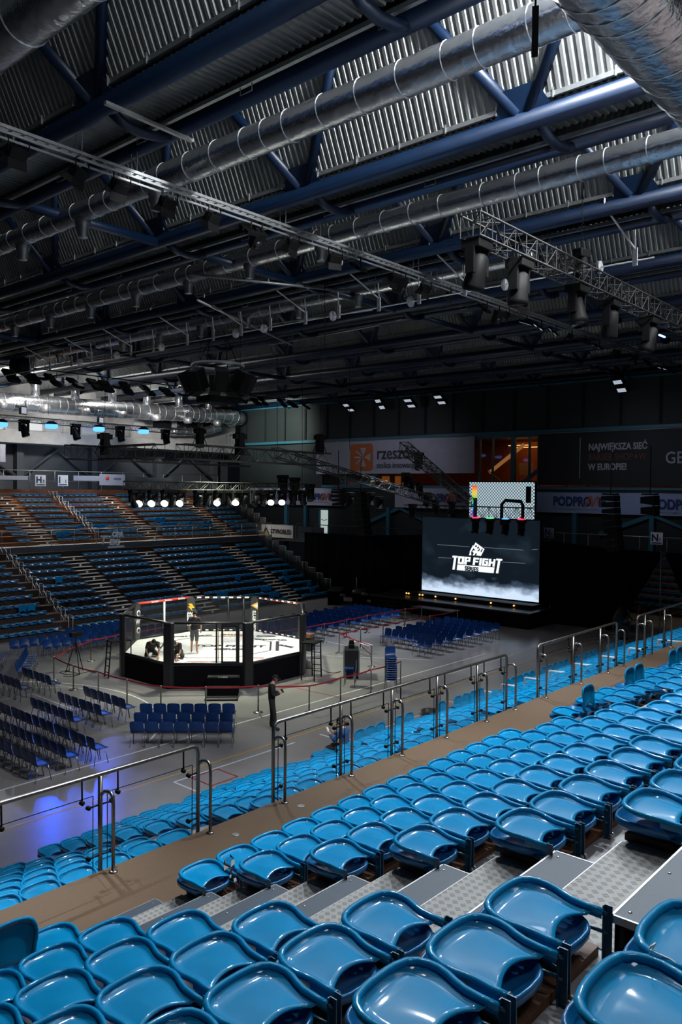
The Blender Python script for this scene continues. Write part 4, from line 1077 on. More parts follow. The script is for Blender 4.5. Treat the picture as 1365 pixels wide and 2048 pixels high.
# truss above the big LED wall with coloured lamps under it
box_truss('black truss along the top of the big LED wall', (41.6, 22.0, 6.35), (41.6, 31.0, 6.35), .6, .7, .45, .03, name='lighting_truss')
for i, (px, m) in enumerate(((952, 'redled'), (981, 'greenled'), (1012, 'blueled'), (1044, 'redled'))):
    p = at_x(px, 1040, 41.3); e = moving_head((41.3, p.y, 6.0), 'round wash lamp under the truss above the LED wall, %s from the left' % ordn(i), 1.5, 'lens', (-.3, 0, -1))
    MB().box(-.16, .16, -.16, .16, .02, .08).build('status_light', m, e)
e = empty('rigging_arch', at_x(1027, 1020, 41.5), label='black bent rigging arm silhouetted on the small LED screen', cat='rigging')
MB().tube([(0, .75, -.9), (0, .75, .3), (0, .5, .55), (0, -.5, .50), (0, -.62, .3), (0, -.62, -1.0)], .10, 8).build('arm', 'black', e)
# thin truss with blue heads, far left
box_truss('thin grey truss with blue lights crossing in front of the left gallery', (15, 41.0, 11.25), at_y(393, 866, 41.0), .28, .28, .38, .02, .010, m='galv')
for i, (px, py, m) in enumerate(((2, 843, 'lampblue'), (48, 843, None), (103, 847, 'lampblue'), (151, 851, None), (198, 853, 'lampblue'), (240, 856, None), (287, 858, 'lampblue'), (331, 862, None))):
    p = at_y(px, py, 40.9)
    if m:
        e = empty('wash_light', p, label='glowing blue light on the thin truss by the left gallery, %s from the left' % ordn(i//2), cat='light', group='blue wash lights')
        MB().lathe([(.16, .12), (.30, .02), (.33, -.05)], (0, 0, 0), 16).build('lamp_body', 'black', e); MB().lathe([(.33, -.05), (.33, -.22), (.25, -.28)], (0, 0, 0), 16).build('lens', m, e)
    else: moving_head(p+Vector((0, 0, .1)), 'dark moving head on the thin truss by the left gallery, %s from left' % ordn(i//2), 1.5, None, (.2, -.3, -1))
# hanging cluster in the middle
cl = empty('speaker_cluster', (23.0, 27.6, 12.35), label='black hanging cluster of loudspeakers under a round frame above the cage', cat='loudspeakers')
for i in range(8):
    a = i*PI/4+.2; R = Matrix.Translation((1.3*math.cos(a), 1.3*math.sin(a), -.05)) @ rotm(a) @ Matrix.Rotation(.45, 4, 'Y')
    MB().box(-.30, .30, -.26, .26, -.45, .45, R).build('speaker_cabinet', 'black', cl, bevel=.03)
MB().tube([(1.1*math.cos(t*PI/8), 1.1*math.sin(t*PI/8), .7) for t in range(16)], .09, 8, closed=True).build('ring_frame', 'galv', cl)
MB().box(-.8, .8, -.5, .5, -.95, -.65).build('centre_box', 'black', cl, bevel=.04)
b = MB()
for a in range(4): b.tube([(math.cos(a*PI/2+.4), math.sin(a*PI/2+.4), .7), (.4*math.cos(a*PI/2), .4*math.sin(a*PI/2), 2.15)], .02, 5)
b.build('suspension_cables', 'black', cl)
# big round speaker left, top
p = at_y(40, 730, 42.0); e = empty('searchlight', p, label='black round lamp hanging at the left edge above the gallery', cat='light')
MB().lathe([(.25, -.5), (.5, -.3), (.5, .35), (.3, .5)], (0, 0, 0), 16, axis=(.4, -.8, -.3)).build('lamp_housing', 'black', e); MB().tube([(0, 0, .3), (0, 0, 1.7)], .03, 5).build('hanger', 'black', e)
# line arrays
def line_array(label, px, y0, y1, X, w, n, curve=.10, side=True):
    t = at_x(px, y0, X); bt = at_x(px, y1, X); H = t.z-bt.z
    e = empty('line_array_speaker', t, label=label, cat='loudspeaker')
    for i in range(n):
        z = -H*(i+.5)/n; a = -curve*i
        R = Matrix.Translation((.02*i*i*.3, -.02*i, z)) @ Matrix.Rotation(a*.3, 4, 'X')
        MB().prism([(-.35, -H/n*.46), (.35, -H/n*.30), (.35, H/n*.30), (-.35, H/n*.46)], lambda p: R @ Vector((-w/2, p[0], p[1])), lambda p: R @ Vector((w/2, p[0], p[1]))).build('speaker_cabinet', 'dark', e)
    MB().box(-w/2, w/2, -.3, .3, 0, .08).build('flying_frame', 'black', e)
    MB().tube([(0, 0, .05), (0, 0, 2.5)], .025, 5).build('chain', 'black', e)
line_array('tall black line array speaker in front of the right white banner', 1222, 990, 1105, 41.0, .8, 9)
line_array('square black subwoofer block hanging before the right banner edge', 1301, 990, 1032, 41.0, .75, 2, 0)
line_array('black line array at the right end of the left sponsor banner', 677, 980, 1012, 38.0, .6, 4)
line_array('dark column of speakers left of the stage', 722, 985, 1072, 42.0, .8, 8)
# ================================================================== banners and signs on the walls
def banner(name, label, X, y0, y1, z0, z1, m, waves=True):
    """hanging sheet facing -X, y0 > y1 (left to right as seen), slightly wavy"""
    e = empty(name, (X, (y0+y1)/2, z0), label=label, cat='banner'); yc = (y0+y1)/2
    n = max(8, int(abs(y0-y1)*3)); vs = []
    for i in range(n+1):
        y = y0+(y1-y0)*i/n-yc
        for k in range(5):
            z = (z1-z0)*k/4; vs.append((.025*math.sin(i*.9+k*.8)*(1-k/4)*(1 if waves else 0), y, z))
    fs = [(i*5+k, (i+1)*5+k, (i+1)*5+k+1, i*5+k+1) for i in range(n) for k in range(4)]
    b = MB().add(vs, fs, True).add([(x+.012, y, z) for x, y, z in vs], [f[::-1] for f in fs], True)
    b.build('banner_sheet', m, e)
    MB().tube([(.01, y0-yc, z1-z0), (.01, y1-yc, z1-z0)], .025, 6).build('hem_pole', 'galv', e)
    return e
RT, UP = (0, -1, 0), (0, 0, 1)
def btext(e, body, size, m, y, z, scx=1.0, dx=-.05, bold=0, align='LEFT', shear=0):
    return text_obj('lettering', body, size, m, (dx, y-e.location.y, z-e.location.z), RT, UP, e, .004, align, scx, shear, bold)
X1_ = XW-.4
e = banner('advert_banner', 'large white banner with orange square logo reading rzeszow, high on the end wall', X1_, 44.3, 29.5, 8.86, 11.38, 'banner')
# orange rounded square with star of arrows
b = MB(); c = (41.35, 10.12)
def rr(w, h, r, n=5):
    pts = []
    for sx, sy, a0 in ((1,1,0),(-1,1,PI/2),(-1,-1,PI),(1,-1,1.5*PI)):
        for i in range(n+1):
            a = a0+i*PI/2/n; pts.append((sx*(w-r)+r*math.cos(a), sy*(h-r)+r*math.sin(a)))
    return pts
pl = lambda e, dx: (lambda p: (dx, -(p[0])+0, p[1]))
def flat(e, name, poly, y, z, m, dx=-.05, th=.006):
    ey, ez = e.location.y, e.location.z
    return MB().prism(poly, lambda p: (dx, y-p[0]-ey, z+p[1]-ez), lambda p: (dx+th, y-p[0]-ey, z+p[1]-ez)).build(name, m, e)
flat(e, 'logo_square', rr(1.12, 1.02, .26), 39.55, 10.12, 'orange', -.045)
for a, kind in ((90, 't'), (-90, 't'), (0, 't'), (180, 'a'), (145, 'a'), (215, 'a')):
    t = math.radians(a); ca, sa = math.cos(t), math.sin(t)
    poly = [(.10, 0), (.72, -.30), (.72, .30)] if kind == 't' else [(.05, -.05), (.86, -.07), (.86, .07), (.05, .05)]
    flat(e, 'logo_ray', [(p[0]*ca-p[1]*sa+.20, p[0]*sa+p[1]*ca) for p in poly], 39.55, 10.12, 'banner', -.06)
btext(e, 'rzeszów', 1.32, 'ink', 38.05, 9.95, .88)
btext(e, 'stolica innowacji', .62, 'ink', 38.05, 9.28, .86)
e = banner('advert_banner', 'black banner with grey Polish text high on the end wall at right', X1_, 24.7, 12.6, 8.05, 11.36, 'bannerblack', False)
flat(e, 'divider_line', [(-.02, -1.25), (.02, -1.25), (.02, 1.25), (-.02, 1.25)], 21.85, 9.75, 'greyprint')
flat(e, 'blank_square', rr(.78, .82, .02, 1), 23.5, 9.72, 'bannerblack', -.03)
btext(e, 'NAJWIĘKSZA SIEĆ', .55, 'greyprint', 21.3, 10.22, .80, bold=.018)
btext(e, 'BARBER SHOPÓW', .55, 'bronzeprint', 21.3, 9.60, .80, bold=.018)
btext(e, 'W EUROPIE!', .55, 'greyprint', 21.3, 9.00, .80, bold=.018)
btext(e, 'GE', .95, 'greyprint', 16.65, 9.35, .9)
def podpromie(e, y, z, sc=1.0):
    btext(e, 'PODPR', .80*sc, 'navy', y, z, .80, bold=.03)
    btext(e, 'O', .80*sc, 'navy', y-2.02*sc, z, .80, bold=.03)
    zz = [(0, -.06), (.12, -.06), (.42, .50), (.50, -.02), (.62, -.02), (.88, .50), (.96, .0), (1.06, .0), (1.02, .62), (.86, .62), (.62, .16), (.54, .62), (.40, .62), (0.02, .06)]
    flat(e, 'zigzag_mark', [(p[0]*sc*.9, p[1]*sc) for p in zz], y-2.1*sc, z, 'orange', -.06)
    btext(e, 'iE', .80*sc, 'navy', y-3.02*sc, z, .80, bold=.03)
    btext(e, 'PODKARPACKIE CENTRUM WIDOWISKOWO-SPORTOWE', .14*sc, 'greyprint', y, z-.24*sc, .8)
e = banner('advert_banner', 'pale blue banner reading PODPROMIE right of the LED wall', X1_, 25.2, 12.6, 6.32, 7.60, 'bannerblue'); podpromie(e, 23.6, 6.78); podpromie(e, 17.35, 6.70)
e = banner('advert_banner', 'dim pale banner reading PODPROMIE half hidden by the dark sloping trusses', X1_, 36.3, 29.6, 6.36, 7.78, 'banner'); podpromie(e, 33.9, 6.85)
e = banner('advert_banner', 'white sponsor banner reading ROBIR and PODPROMIE behind the row of lit spotlights', X1_, 52.2, 41.5, 6.34, 7.72, 'banner'); btext(e, 'ROBIR', .80, 'navy', 49.3, 6.8, .9, bold=.018); podpromie(e, 45.6, 6.8, .9)
e = banner('advert_banner', 'small white banner reading STYROBUD on the balcony parapet', 44.42, 47.7, 44.1, 3.78, 4.80, 'white'); btext(e, 'STYROBUD', .46, 'ink', 46.6, 4.12, .98, bold=.015)
flat(e, 'roof_logo', [(-.42, -.3), (-.32, -.3), (0, .16), (.32, -.3), (.42, -.3), (0, .32)], 47.15, 4.30, 'ink'); flat(e, 'roof_logo_inner', [(-.2, -.3), (0, 0), (.2, -.3)], 47.15, 4.30, 'yellow')
# signs with section letters
def sign(label, p, body, sub, w, h, ax='x', m='white'):
    e = empty('section_sign', p, label=label, cat='sign')
    if ax == 'x': r, n = Vector((0, -1, 0)), Vector((-1, 0, 0))
    else: r, n = Vector((1, 0, 0)), Vector((0, -1, 0))
    MB().obox((0, 0, 0), r*(w/2), n*.015, Vector((0, 0, h/2))).build('sign_plate', m, e)
    o = n*.02
    text_obj('lettering', body, h*.82, 'navy', o+r*(-w*.44)+Vector((0, 0, -h*.22)), r, UP, e, .003, 'LEFT', .95, 0, .03*h)
    text_obj('lettering', sub, h*.42, 'navy', o+r*(w*.18)+Vector((0, 0, -h*.22)), r, UP, e, .003, 'LEFT', .95, 0, .01*h)
    MB().obox(o+Vector((0, 0, -h*.38)), r*(w*.40), n*.004, Vector((0, 0, h*.05))).build('arrow_bar', 'navy', e)
    MB().tube([(0, 0, -h/2), (0, 0, -h/2-.25)], .02, 5).build('sign_post', 'galv', e)
sign('white sign reading N1 on the right balcony', (44.3, 16.0, 5.15), 'N', '1', .66, .66)
sign('dim sign reading N2 beside the LED wall', (44.3, at_x(1099, 1066, 44.3).y, at_x(1099, 1066, 44.3).z), 'N', '2', .62, .62, 'x', 'greyprint')
pa = at_y(81, 961, 53.1); sign('white sign reading H3 above the top row of the opposite stand', pa, 'H', '3', .78, .78, 'y')
pa = at_y(126, 961, 53.1); sign('white sign reading I1 above the top row of the opposite stand', pa, 'I', '1', .78, .78, 'y')
for i, (a, c, col, lb) in enumerate((((0, 951), (56, 960), 'white', 'plain white banner strip at the far left over the top seats'), ((147, 951), (199, 962), 'white', 'plain white banner strip right of the I1 sign'), ((199, 948), (250, 971), 'white', 'white banner with small round and star logos over the top seats'), ((266, 954), (345, 963), 'greyprint', 'grey banner strip behind the low cage truss'), ((0, 888), (11, 924), 'white', 'pale screen at the left edge under the gallery'))):
    A, B = at_y(a[0], a[1], 53.15), at_y(c[0], c[1], 53.15); e = empty('advert_banner', (A+B)/2, label=lb, cat='banner'); w, h = (B.x-A.x)/2, (A.z-B.z)/2
    MB().box(-w, w, -.01, .01, -h, h).build('banner_sheet', 'banner' if col == 'white' else 'concrete_dark', e)
    if i == 2:
        MB().lathe([(.16, 0), (.16, .01)], (-.45, -.02, .12), 14, axis=(0, -1, 0)).build('round_logo', 'redpad', e); text_obj('lettering', 'OKRES', .22, 'navy', (.1, -.02, 0), (1, 0, 0), UP, e, .003)
# guard rails of the far stand and gallery
def guard(label, p0, p1, h, n, m='galv', mesh=False, glass=False, mid=3):
    p0, p1 = Vector(p0), Vector(p1); e = empty('guard_rail', p0, label=label, cat='railing'); d = p1-p0
    MB().tube([(0, 0, h), d+Vector((0, 0, h))], .028, 6).build('top_rail', m, e)
    for i in range(min(n, 60)): MB().tube([d*(i/(n-1)), d*(i/(n-1))+Vector((0, 0, h))], .022, 6).build('post', m, e)
    b = MB()
    for k in range(mid): b.tube([Vector((0, 0, h*(k+1)/(mid+1))), d+Vector((0, 0, h*(k+1)/(mid+1)))], .010, 4)
    if mid: b.build('wires', m, e)
    if glass:
        s = Vector((-d.y, d.x, 0)).normalized()*.006
        MB().obox(d/2+Vector((0, 0, h*.5)), d/2, s, (0, 0, h*.42)).build('glass_panel', 'glass', e)
    return e
guard('thin handrail along the bright walkway between the two tiers opposite', (16, 46.32, 4.0), (44.2, 46.32, 4.0), .95, 19, 'galv', mid=0, glass=True)
guard('dark guard rail above the top row of the opposite stand', (22, 53.3, GZ(8)+.25), (44.5, 53.3, GZ(8)+.25), 1.45, 13, 'galv', mid=1)
g = guard('silver railing with framed panels along the upper left gallery', (16, 53.9, 11.45), (36.2, 53.9, 11.45), .95, 15, 'galv', mid=0)
for i in range(14):
    x = i*(20.2/14)+.08; b = MB()
    b.box(x, x+1.28, -.01, .01, .12, .16).box(x, x+1.28, -.01, .01, .80, .84).box(x, x+.04, -.01, .01, .12, .84).box(x+1.24, x+1.28, -.01, .01, .12, .84)
    if i % 3 == 0:
        for k in range(9): b.box(x, x+1.28, -.008, .008, .18+k*.07, .21+k*.07)
    b.build('panel_frame', 'galv', g)
    if i % 3: MB().box(x+.04, x+1.24, -.005, .005, .16, .80).build('panel_sheet', 'glass' if i % 3 == 1 else 'whitepaint', g)
guard('silver end railing of the gallery next to the shiny duct elbow', (46.0, 53.9, 11.45), (47.4, 53.9, 11.45), .95, 3, 'galv', mid=1)
guard('pale glazed balcony railing below the right white banner', (44.45, 8, 3.95), (44.45, 29, 3.95), 1.25, 15, 'galv', mid=0, glass=True)
guard('dark balcony railing left of the LED wall', (44.45, 30.5, 3.85), (44.45, 43.8, 3.85), 1.1, 9, 'concrete_dark', mid=1)
# sloped hand rail hoops of the far stand
for nm, xh, fy, fz, n, lb in (('u', 29.1, GY, GZ, 8, 'pale stepped aisle handrail down the bright upper tier opposite'), ('l', 22.15, FY, FZ, 10, 'pale stepped aisle handrail down the shaded lower tier opposite')):
    e = empty('aisle_handrail', (xh, fy(0), 0), label=lb, cat='handrail')
    for i in range(n):
        z = fz(i)-.14; y = fy(i)-fy(0); b = MB()
        for dx in (-.12, .12): b.tube([(dx, y-.1, z), (dx, y-.1, z+.72), (dx, y+.35, z+.74), (dx, y+.35, z+.45), (dx, y+.66, z+.42+.34)], .015, 5)
        b.build('rail_hoop', 'whitepaint', e)
# end guards stepping down at the right end of the far stand
for i in range(10):
    e = empty('side_guard', (42.4, FY(i)-.2, FZ(i)-.14), label='dark barred side guard of the lower opposite tier, %s from the floor' % ordn(i), cat='railing', group='stepped side guards of the opposite stand')
    b = MB().tube([(0, 0, 0), (0, 0, 1.1), (0, .75, 1.1), (0, .75, 0)], .025, 5); b.build('guard_frame', 'galv', e)
    b = MB()
    for k in range(1, 6): b.tube([(0, k*.125, 0), (0, k*.125, 1.1)], .010, 4)
    b.build('guard_bars', 'galv', e)
for i in range(9):
    e = empty('side_guard', (44.3, GY(i)-.2, GZ(i)-.14), label='dark barred side guard of the upper opposite tier, %s from below' % ordn(i), cat='railing', group='stepped side guards of the opposite stand')
    MB().tube([(0, 0, 0), (0, 0, 1.1), (0, .75, 1.1), (0, .75, 0)], .025, 5).build('guard_frame', 'galv', e)
    b = MB()
    for k in range(1, 6): b.tube([(0, k*.125, 0), (0, k*.125, 1.1)], .010, 4)
    b.build('guard_bars', 'galv', e)
# white net / torn banner on the walkway rail
pa = at_y(225, 1077, 46.2); e = empty('torn_banner', pa, label='white printed cloth tied to the walkway rail of the opposite stand', cat='banner')
for body, sz, x, z in (('T', .75, -.95, -.3), ('OPA', .42, -.05, .15), ('EIC', .52, -.25, -.40)): text_obj('lettering', body, sz, 'white', (x, -.03, z), (1, 0, -.06), UP, e, .01, 'LEFT', 1, .2, .03)
MB().box(-.35, .9, -.02, 0, -.62, -.50).build('hem', 'white', e)

# ================================================================== stage, LED walls, curtains
st = empty('stage', (41.5, 26.5, 0), label='low black stage in front of the LED wall', cat='stage')
MB().box(-1.5, 1.3, -5.2, 6.2, .80, .90).build('stage_deck', 'padblack', st, bevel=.01)
MB().box(-1.46, 1.26, -5.15, 6.15, .0, .80).build('stage_skirt', 'blackcloth', st)
b = MB().box(-.05, .9, -4.6, 5.6, .90, 1.12); b.build('upper_riser', 'black', st)
for i, y in enumerate((5.0, 4.8, 3.85, 3.6, 2.5, .85, -1.9, -3.6)):
    o = MB().lathe([(.05, -.02), (.05, .03)], (39.95+1.45, 26.3+y*.9, 1.03), 10, axis=(-1, 0, 0)).build('stage_lamp', 'lampamber'); tag(o, 'small amber light on the stage edge, %s from the left' % ordn(i), 'light', 'amber lights on the stage edge')
e = empty('stage_step', (39.0, 27.3, 0), label='small black folding platform before the stage, with a lower step', cat='platform')
MB().box(-.4, .4, -1.9, 1.1, .66, .72).build('platform_top', 'padgrey', e); MB().box(-1.1, -.5, 1.0, 1.7, .34, .40).build('lower_step', 'padgrey', e)
for sx in (-.35, .35):
    for sy in (-1.8, 1.0): MB().tube([(sx, sy, 0), (sx, sy, .68)], .02, 5).build('leg', 'black', e)
lw = empty('led_wall', (42.65, 26.3, 1.2), label='big LED wall showing the TOP FIGHT SERIES logo over white fog', cat='screen')
def lwp(y, z, dx=0): return Vector((dx, y-26.3, z-1.2))
uvquad('screen_picture', lwp(30.5, 1.18), lwp(22.15, 1.18), lwp(22.15, 5.95), lwp(30.5, 5.95), 'bigscreen', lw, .02)
MB().box(.03, .25, -4.2, 4.25, -.06, 4.80).build('screen_frame', 'black', lw)
def scr(px, py): return at_x(px, py, 42.6)
def sflat(name, pts, m, dx=-.03, k=None):
    """polygon drawn on the LED wall, points in 5.46x close-up coordinates of the wall"""
    P_ = [scr(840+a/5.46, 1030+c/5.46) for a, c in pts]
    return MB().prism(P_, lambda p: (dx, p.y-26.3, p.z-1.2), lambda p: (dx-.008, p.y-26.3, p.z-1.2)).build(name, m, lw)
# lettering built from blocks
def L_(pts, m='screenlogo'): return sflat('logo_letter', pts, m)
L_([(357,443),(415,447),(414,467),(398,466),(380,598),(356,596),(374,466),(356,464)])
L_([(421,449),(489,455),(480,540),(413,533)]); 
sflat('letter_hole', [(444,473),(462,475),(457,515),(438,513)], 'screendark', -.045)
L_([(493,456),(556,461),(549,512),(513,509),(509,543),(484,540)]); sflat('letter_hole', [(517,474),(534,476),(532,492),(515,490)], 'screendark', -.045)
L_([(588,463),(650,469),(647,488),(608,485),(606,500),(638,503),(636,519),(603,517),(600,547),(576,545)])
L_([(656,470),(680,472),(668,553),(645,551)])
L_([(686,472),(750,478),(747,497),(708,494),(703,533),(722,535),(724,519),(713,518),(715,503),(747,506),(741,559),(675,553)])
L_([(758,478),(782,480),(778,510),(802,512),(806,482),(829,484),(816,565),(793,563),(797,531),(775,529),(771,561),(747,559)])
L_([(836,476),(901,481),(899,500),(880,499),(856,638),(831,636),(855,497),(834,495)])
L_([(410,541),(816,572),(806,635),(404,601)])
text_obj('logo_lettering', 'SERIES', .36, 'screendark', lwp(scr(930, 1139).y, scr(930, 1140.5).z, -.05), (0, -1, -.012), UP, lw, .004, 'LEFT', 1.0, 0, .018)
fist = [(608,300),(706,372),(668,447),(612,440),(628,425),(610,415),(596,442),(578,440),(590,415),(574,400),(588,385),(612,390),(585,362),(560,405),(562,440),(537,440),(548,405),(545,400),(580,330),(592,335)]
L_(fist)
for q in ([(612,330),(628,335),(618,352),(603,347)], [(637,345),(650,350),(640,370),(626,362)], [(682,365),(690,372),(675,405),(664,400)], [(655,362),(662,368),(645,400),(625,385),(640,385)]): sflat('logo_gap', q, 'screendark', -.045)
for (a, c) in (((190,323),(540,347)), ((700,355),(1130,384)), ((895,514),(1150,528)), ((200,462),(350,474)), ((1225,380),(1290,374))):
    sflat('light_streak', [(a[0], a[1]-2), (c[0], c[1]-2), (c[0], c[1]+2), (a[0], a[1]+2)], 'screenstreak', -.02)
sw = empty('led_wall', (44.0, 25.5, 5.8), label='small LED screen with black and white checker pattern above the big one', cat='screen')
def swp(y, z, dx=0): return Vector((dx, y-25.5, z-5.8))
uvquad('screen_picture', swp(27.82, 5.6), swp(23.24, 5.6), swp(23.24, 8.2), swp(27.82, 8.2), 'smallscreen', sw, .02)
MB().box(.03, .2, -2.3, 2.36, -.25, 2.45).build('screen_frame', 'black', sw)
uvquad('rainbow_bar', swp(27.62, 5.9, -.02), swp(27.25, 5.9, -.02), swp(27.25, 7.98, -.02), swp(27.62, 7.98, -.02), 'rainbow', sw, .005)
MB().box(-.03, -.02, 23.45-25.5, 23.8-25.5, 6.95-5.8, 7.95-5.8).build('black_patch', 'black', sw)
MB().box(-.03, -.02, 27.22-25.5, 27.5-25.5, 5.9-5.8, 7.2-5.8).build('dark_silhouette', 'screendark', sw)
def curtain(label, X, poly):
    """black cloth: outline in the y,z plane, folded in depth"""
    e = empty('stage_curtain', (X, poly[0][0], 0), label=label, cat='curtain'); y0 = poly[0][0]
    vs = []; fs = []; n = len(poly)//2
    # poly given as pairs top/bottom along y: [(y, ztop, zbot)...]
    return e
def curtain2(label, X, cols, m='blackcloth'):
    e = empty('stage_curtain', (X, cols[0][0], 0), label=label, cat='curtain'); y0 = cols[0][0]; vs = []
    seg = []
    for (ya, ta, ba), (yb, tb, bb) in zip(cols, cols[1:]):
        k = max(1, int(abs(ya-yb)/.15))
        for i in range(k): t = i/k; seg.append((ya+(yb-ya)*t, ta+(tb-ta)*t, ba+(bb-ba)*t))
    seg.append(cols[-1])
    for i, (y, t, b_) in enumerate(seg):
        dx = .05*math.sin(i*1.3)+.03*math.sin(i*.47)
        vs += [(dx, y-y0, b_), (dx, y-y0, t), (dx+.02, y-y0, b_), (dx+.02, y-y0, t)]
    fs = []
    for i in range(len(seg)-1):
        a = i*4; c = a+4; fs += [(a, c, c+1, a+1), (a+2, a+3, c+3, c+2), (a+1, c+1, c+3, a+3), (a, a+2, c+2, c)]
    MB().add(vs, fs, True).build('cloth', m, e)
    MB().tube([(.01, s[0]-y0, s[1]) for s in seg[::6]+[seg[-1]]], .03, 5).build('pipe', 'black', e)
curtain2('wide black curtain left of the LED wall hiding the corner', 43.0, [(41.5, 4.42, 0), (36, 4.42, 0), (30.6, 4.72, 0)])
curtain2('black curtain right of the LED wall, its right edge slanting down', 43.0, [(22.2, 4.80, 0), (18.0, 4.52, .0), (17.35, 4.50, .35), (15.25, 4.49, 4.30)])
curtain2('black curtain at the right frame edge, its left edge slanting', 43.0, [(15.05, 4.49, 4.35), (13.9, 4.49, 1.7), (12.9, 4.45, 0), (9, 4.4, 0)])
MB  # curtains end
o = MB().tube([(42.9, 15.25, 0), (42.9, 15.25, 4.6)], .035, 6).build('curtain_pole', 'galv'); tag(o, 'thin pole standing in the gap of the black curtains', 'pole')
o = MB().tube([(42.8, 36.2, .0), (42.8, 36.2, 1.5)], .03, 6).build('stand_pole', 'galv'); tag(o, 'short pole left of the stage', 'pole')

# ================================================================== the cage
CC = Vector((22.174, 26.591, 0)); CR = 3.971; TH0 = 2.757; ZM = .90; ZT = 2.51
cg = empty('fight_cage', CC, label='black eight-sided fight cage with white mat and padded posts', cat='cage')
V8 = [Vector((CR*math.cos(TH0+i*PI/4), CR*math.sin(TH0+i*PI/4), 0)) for i in range(8)]
def ring_poly(r, z0, z1, m, nm, off=0): 
    pts = [(r*math.cos(TH0+i*PI/4+off), r*math.sin(TH0+i*PI/4+off)) for i in range(8)]
    return MB().prism(pts, lambda p: (p[0], p[1], z0), lambda p: (p[0], p[1], z1)).build(nm, m, cg)
sk = ring_poly(CR+.05, 0.0, ZM-.03, 'blackcloth', 'cage_skirt')
mt_ = ring_poly(CR-.06, ZM-.03, ZM, 'mat', 'cage_mat')
# printing on the mat
def ringline(r, w, m, nm, z=ZM+.003, segs=range(8)):
    b = MB()
    for i in segs:
        a0, a1 = TH0+i*PI/4, TH0+(i+1)*PI/4
        b.add([(r*math.cos(a0), r*math.sin(a0), z), (r*math.cos(a1), r*math.sin(a1), z), ((r-w)*math.cos(a1), (r-w)*math.sin(a1), z), ((r-w)*math.cos(a0), (r-w)*math.sin(a0), z)], [(0, 1, 2, 3)])
    return b.build(nm, m, mt_)
ringline(2.55, .09, 'ink', 'mat_ring'); ringline(2.9, .16, 'ink', 'mat_ring', segs=(3, 7)); 
ex, ey = Vector((.66, -.75, 0)), Vector((.75, .66, 0))
def mtext(body, size, u, v, m='ink', ang=0, scx=1):
    o = Vector((0, 0, ZM+.004))+ex*u+ey*v; c, s = math.cos(ang), math.sin(ang)
    text_obj('mat_lettering', body, size, m, o, ex*c+ey*s, ey*c-ex*s, mt_, .001, 'CENTER', scx, 0, .03)
mtext('TOP FIGHT', .62, .55, -.15); mtext('SERIES', .45, .65, -.75); mtext('STYROBUD', .28, 2.2, 1.5, 'ink', -.1)
mtext('STON CLOUD', .30, -1.5, 2.2, 'ink', .3); mtext('CITY', .42, -2.55, .2, 'ink', .5); mtext('ROBIR', .30, 2.9, .1, 'ink', -.75)
mtext('GALICJA', .34, .4, 2.6, 'orange'); mtext('ROBIR', .30, 1.9, 2.35, 'ink')
for k, (u, v, c) in enumerate(((-1.2, -2.35, 'red'), (.1, -3.05, 'orange'), (.6, -3.05, 'navy'), (-.4, -3.05, 'redpad'), (2.0, -2.3, 'red'))):
    o = Vector((0, 0, ZM+.004))+ex*u+ey*v; MB().obox(o, ex*.28, ey*.07, (0, 0, .001)).build('mat_print', c, mt_)
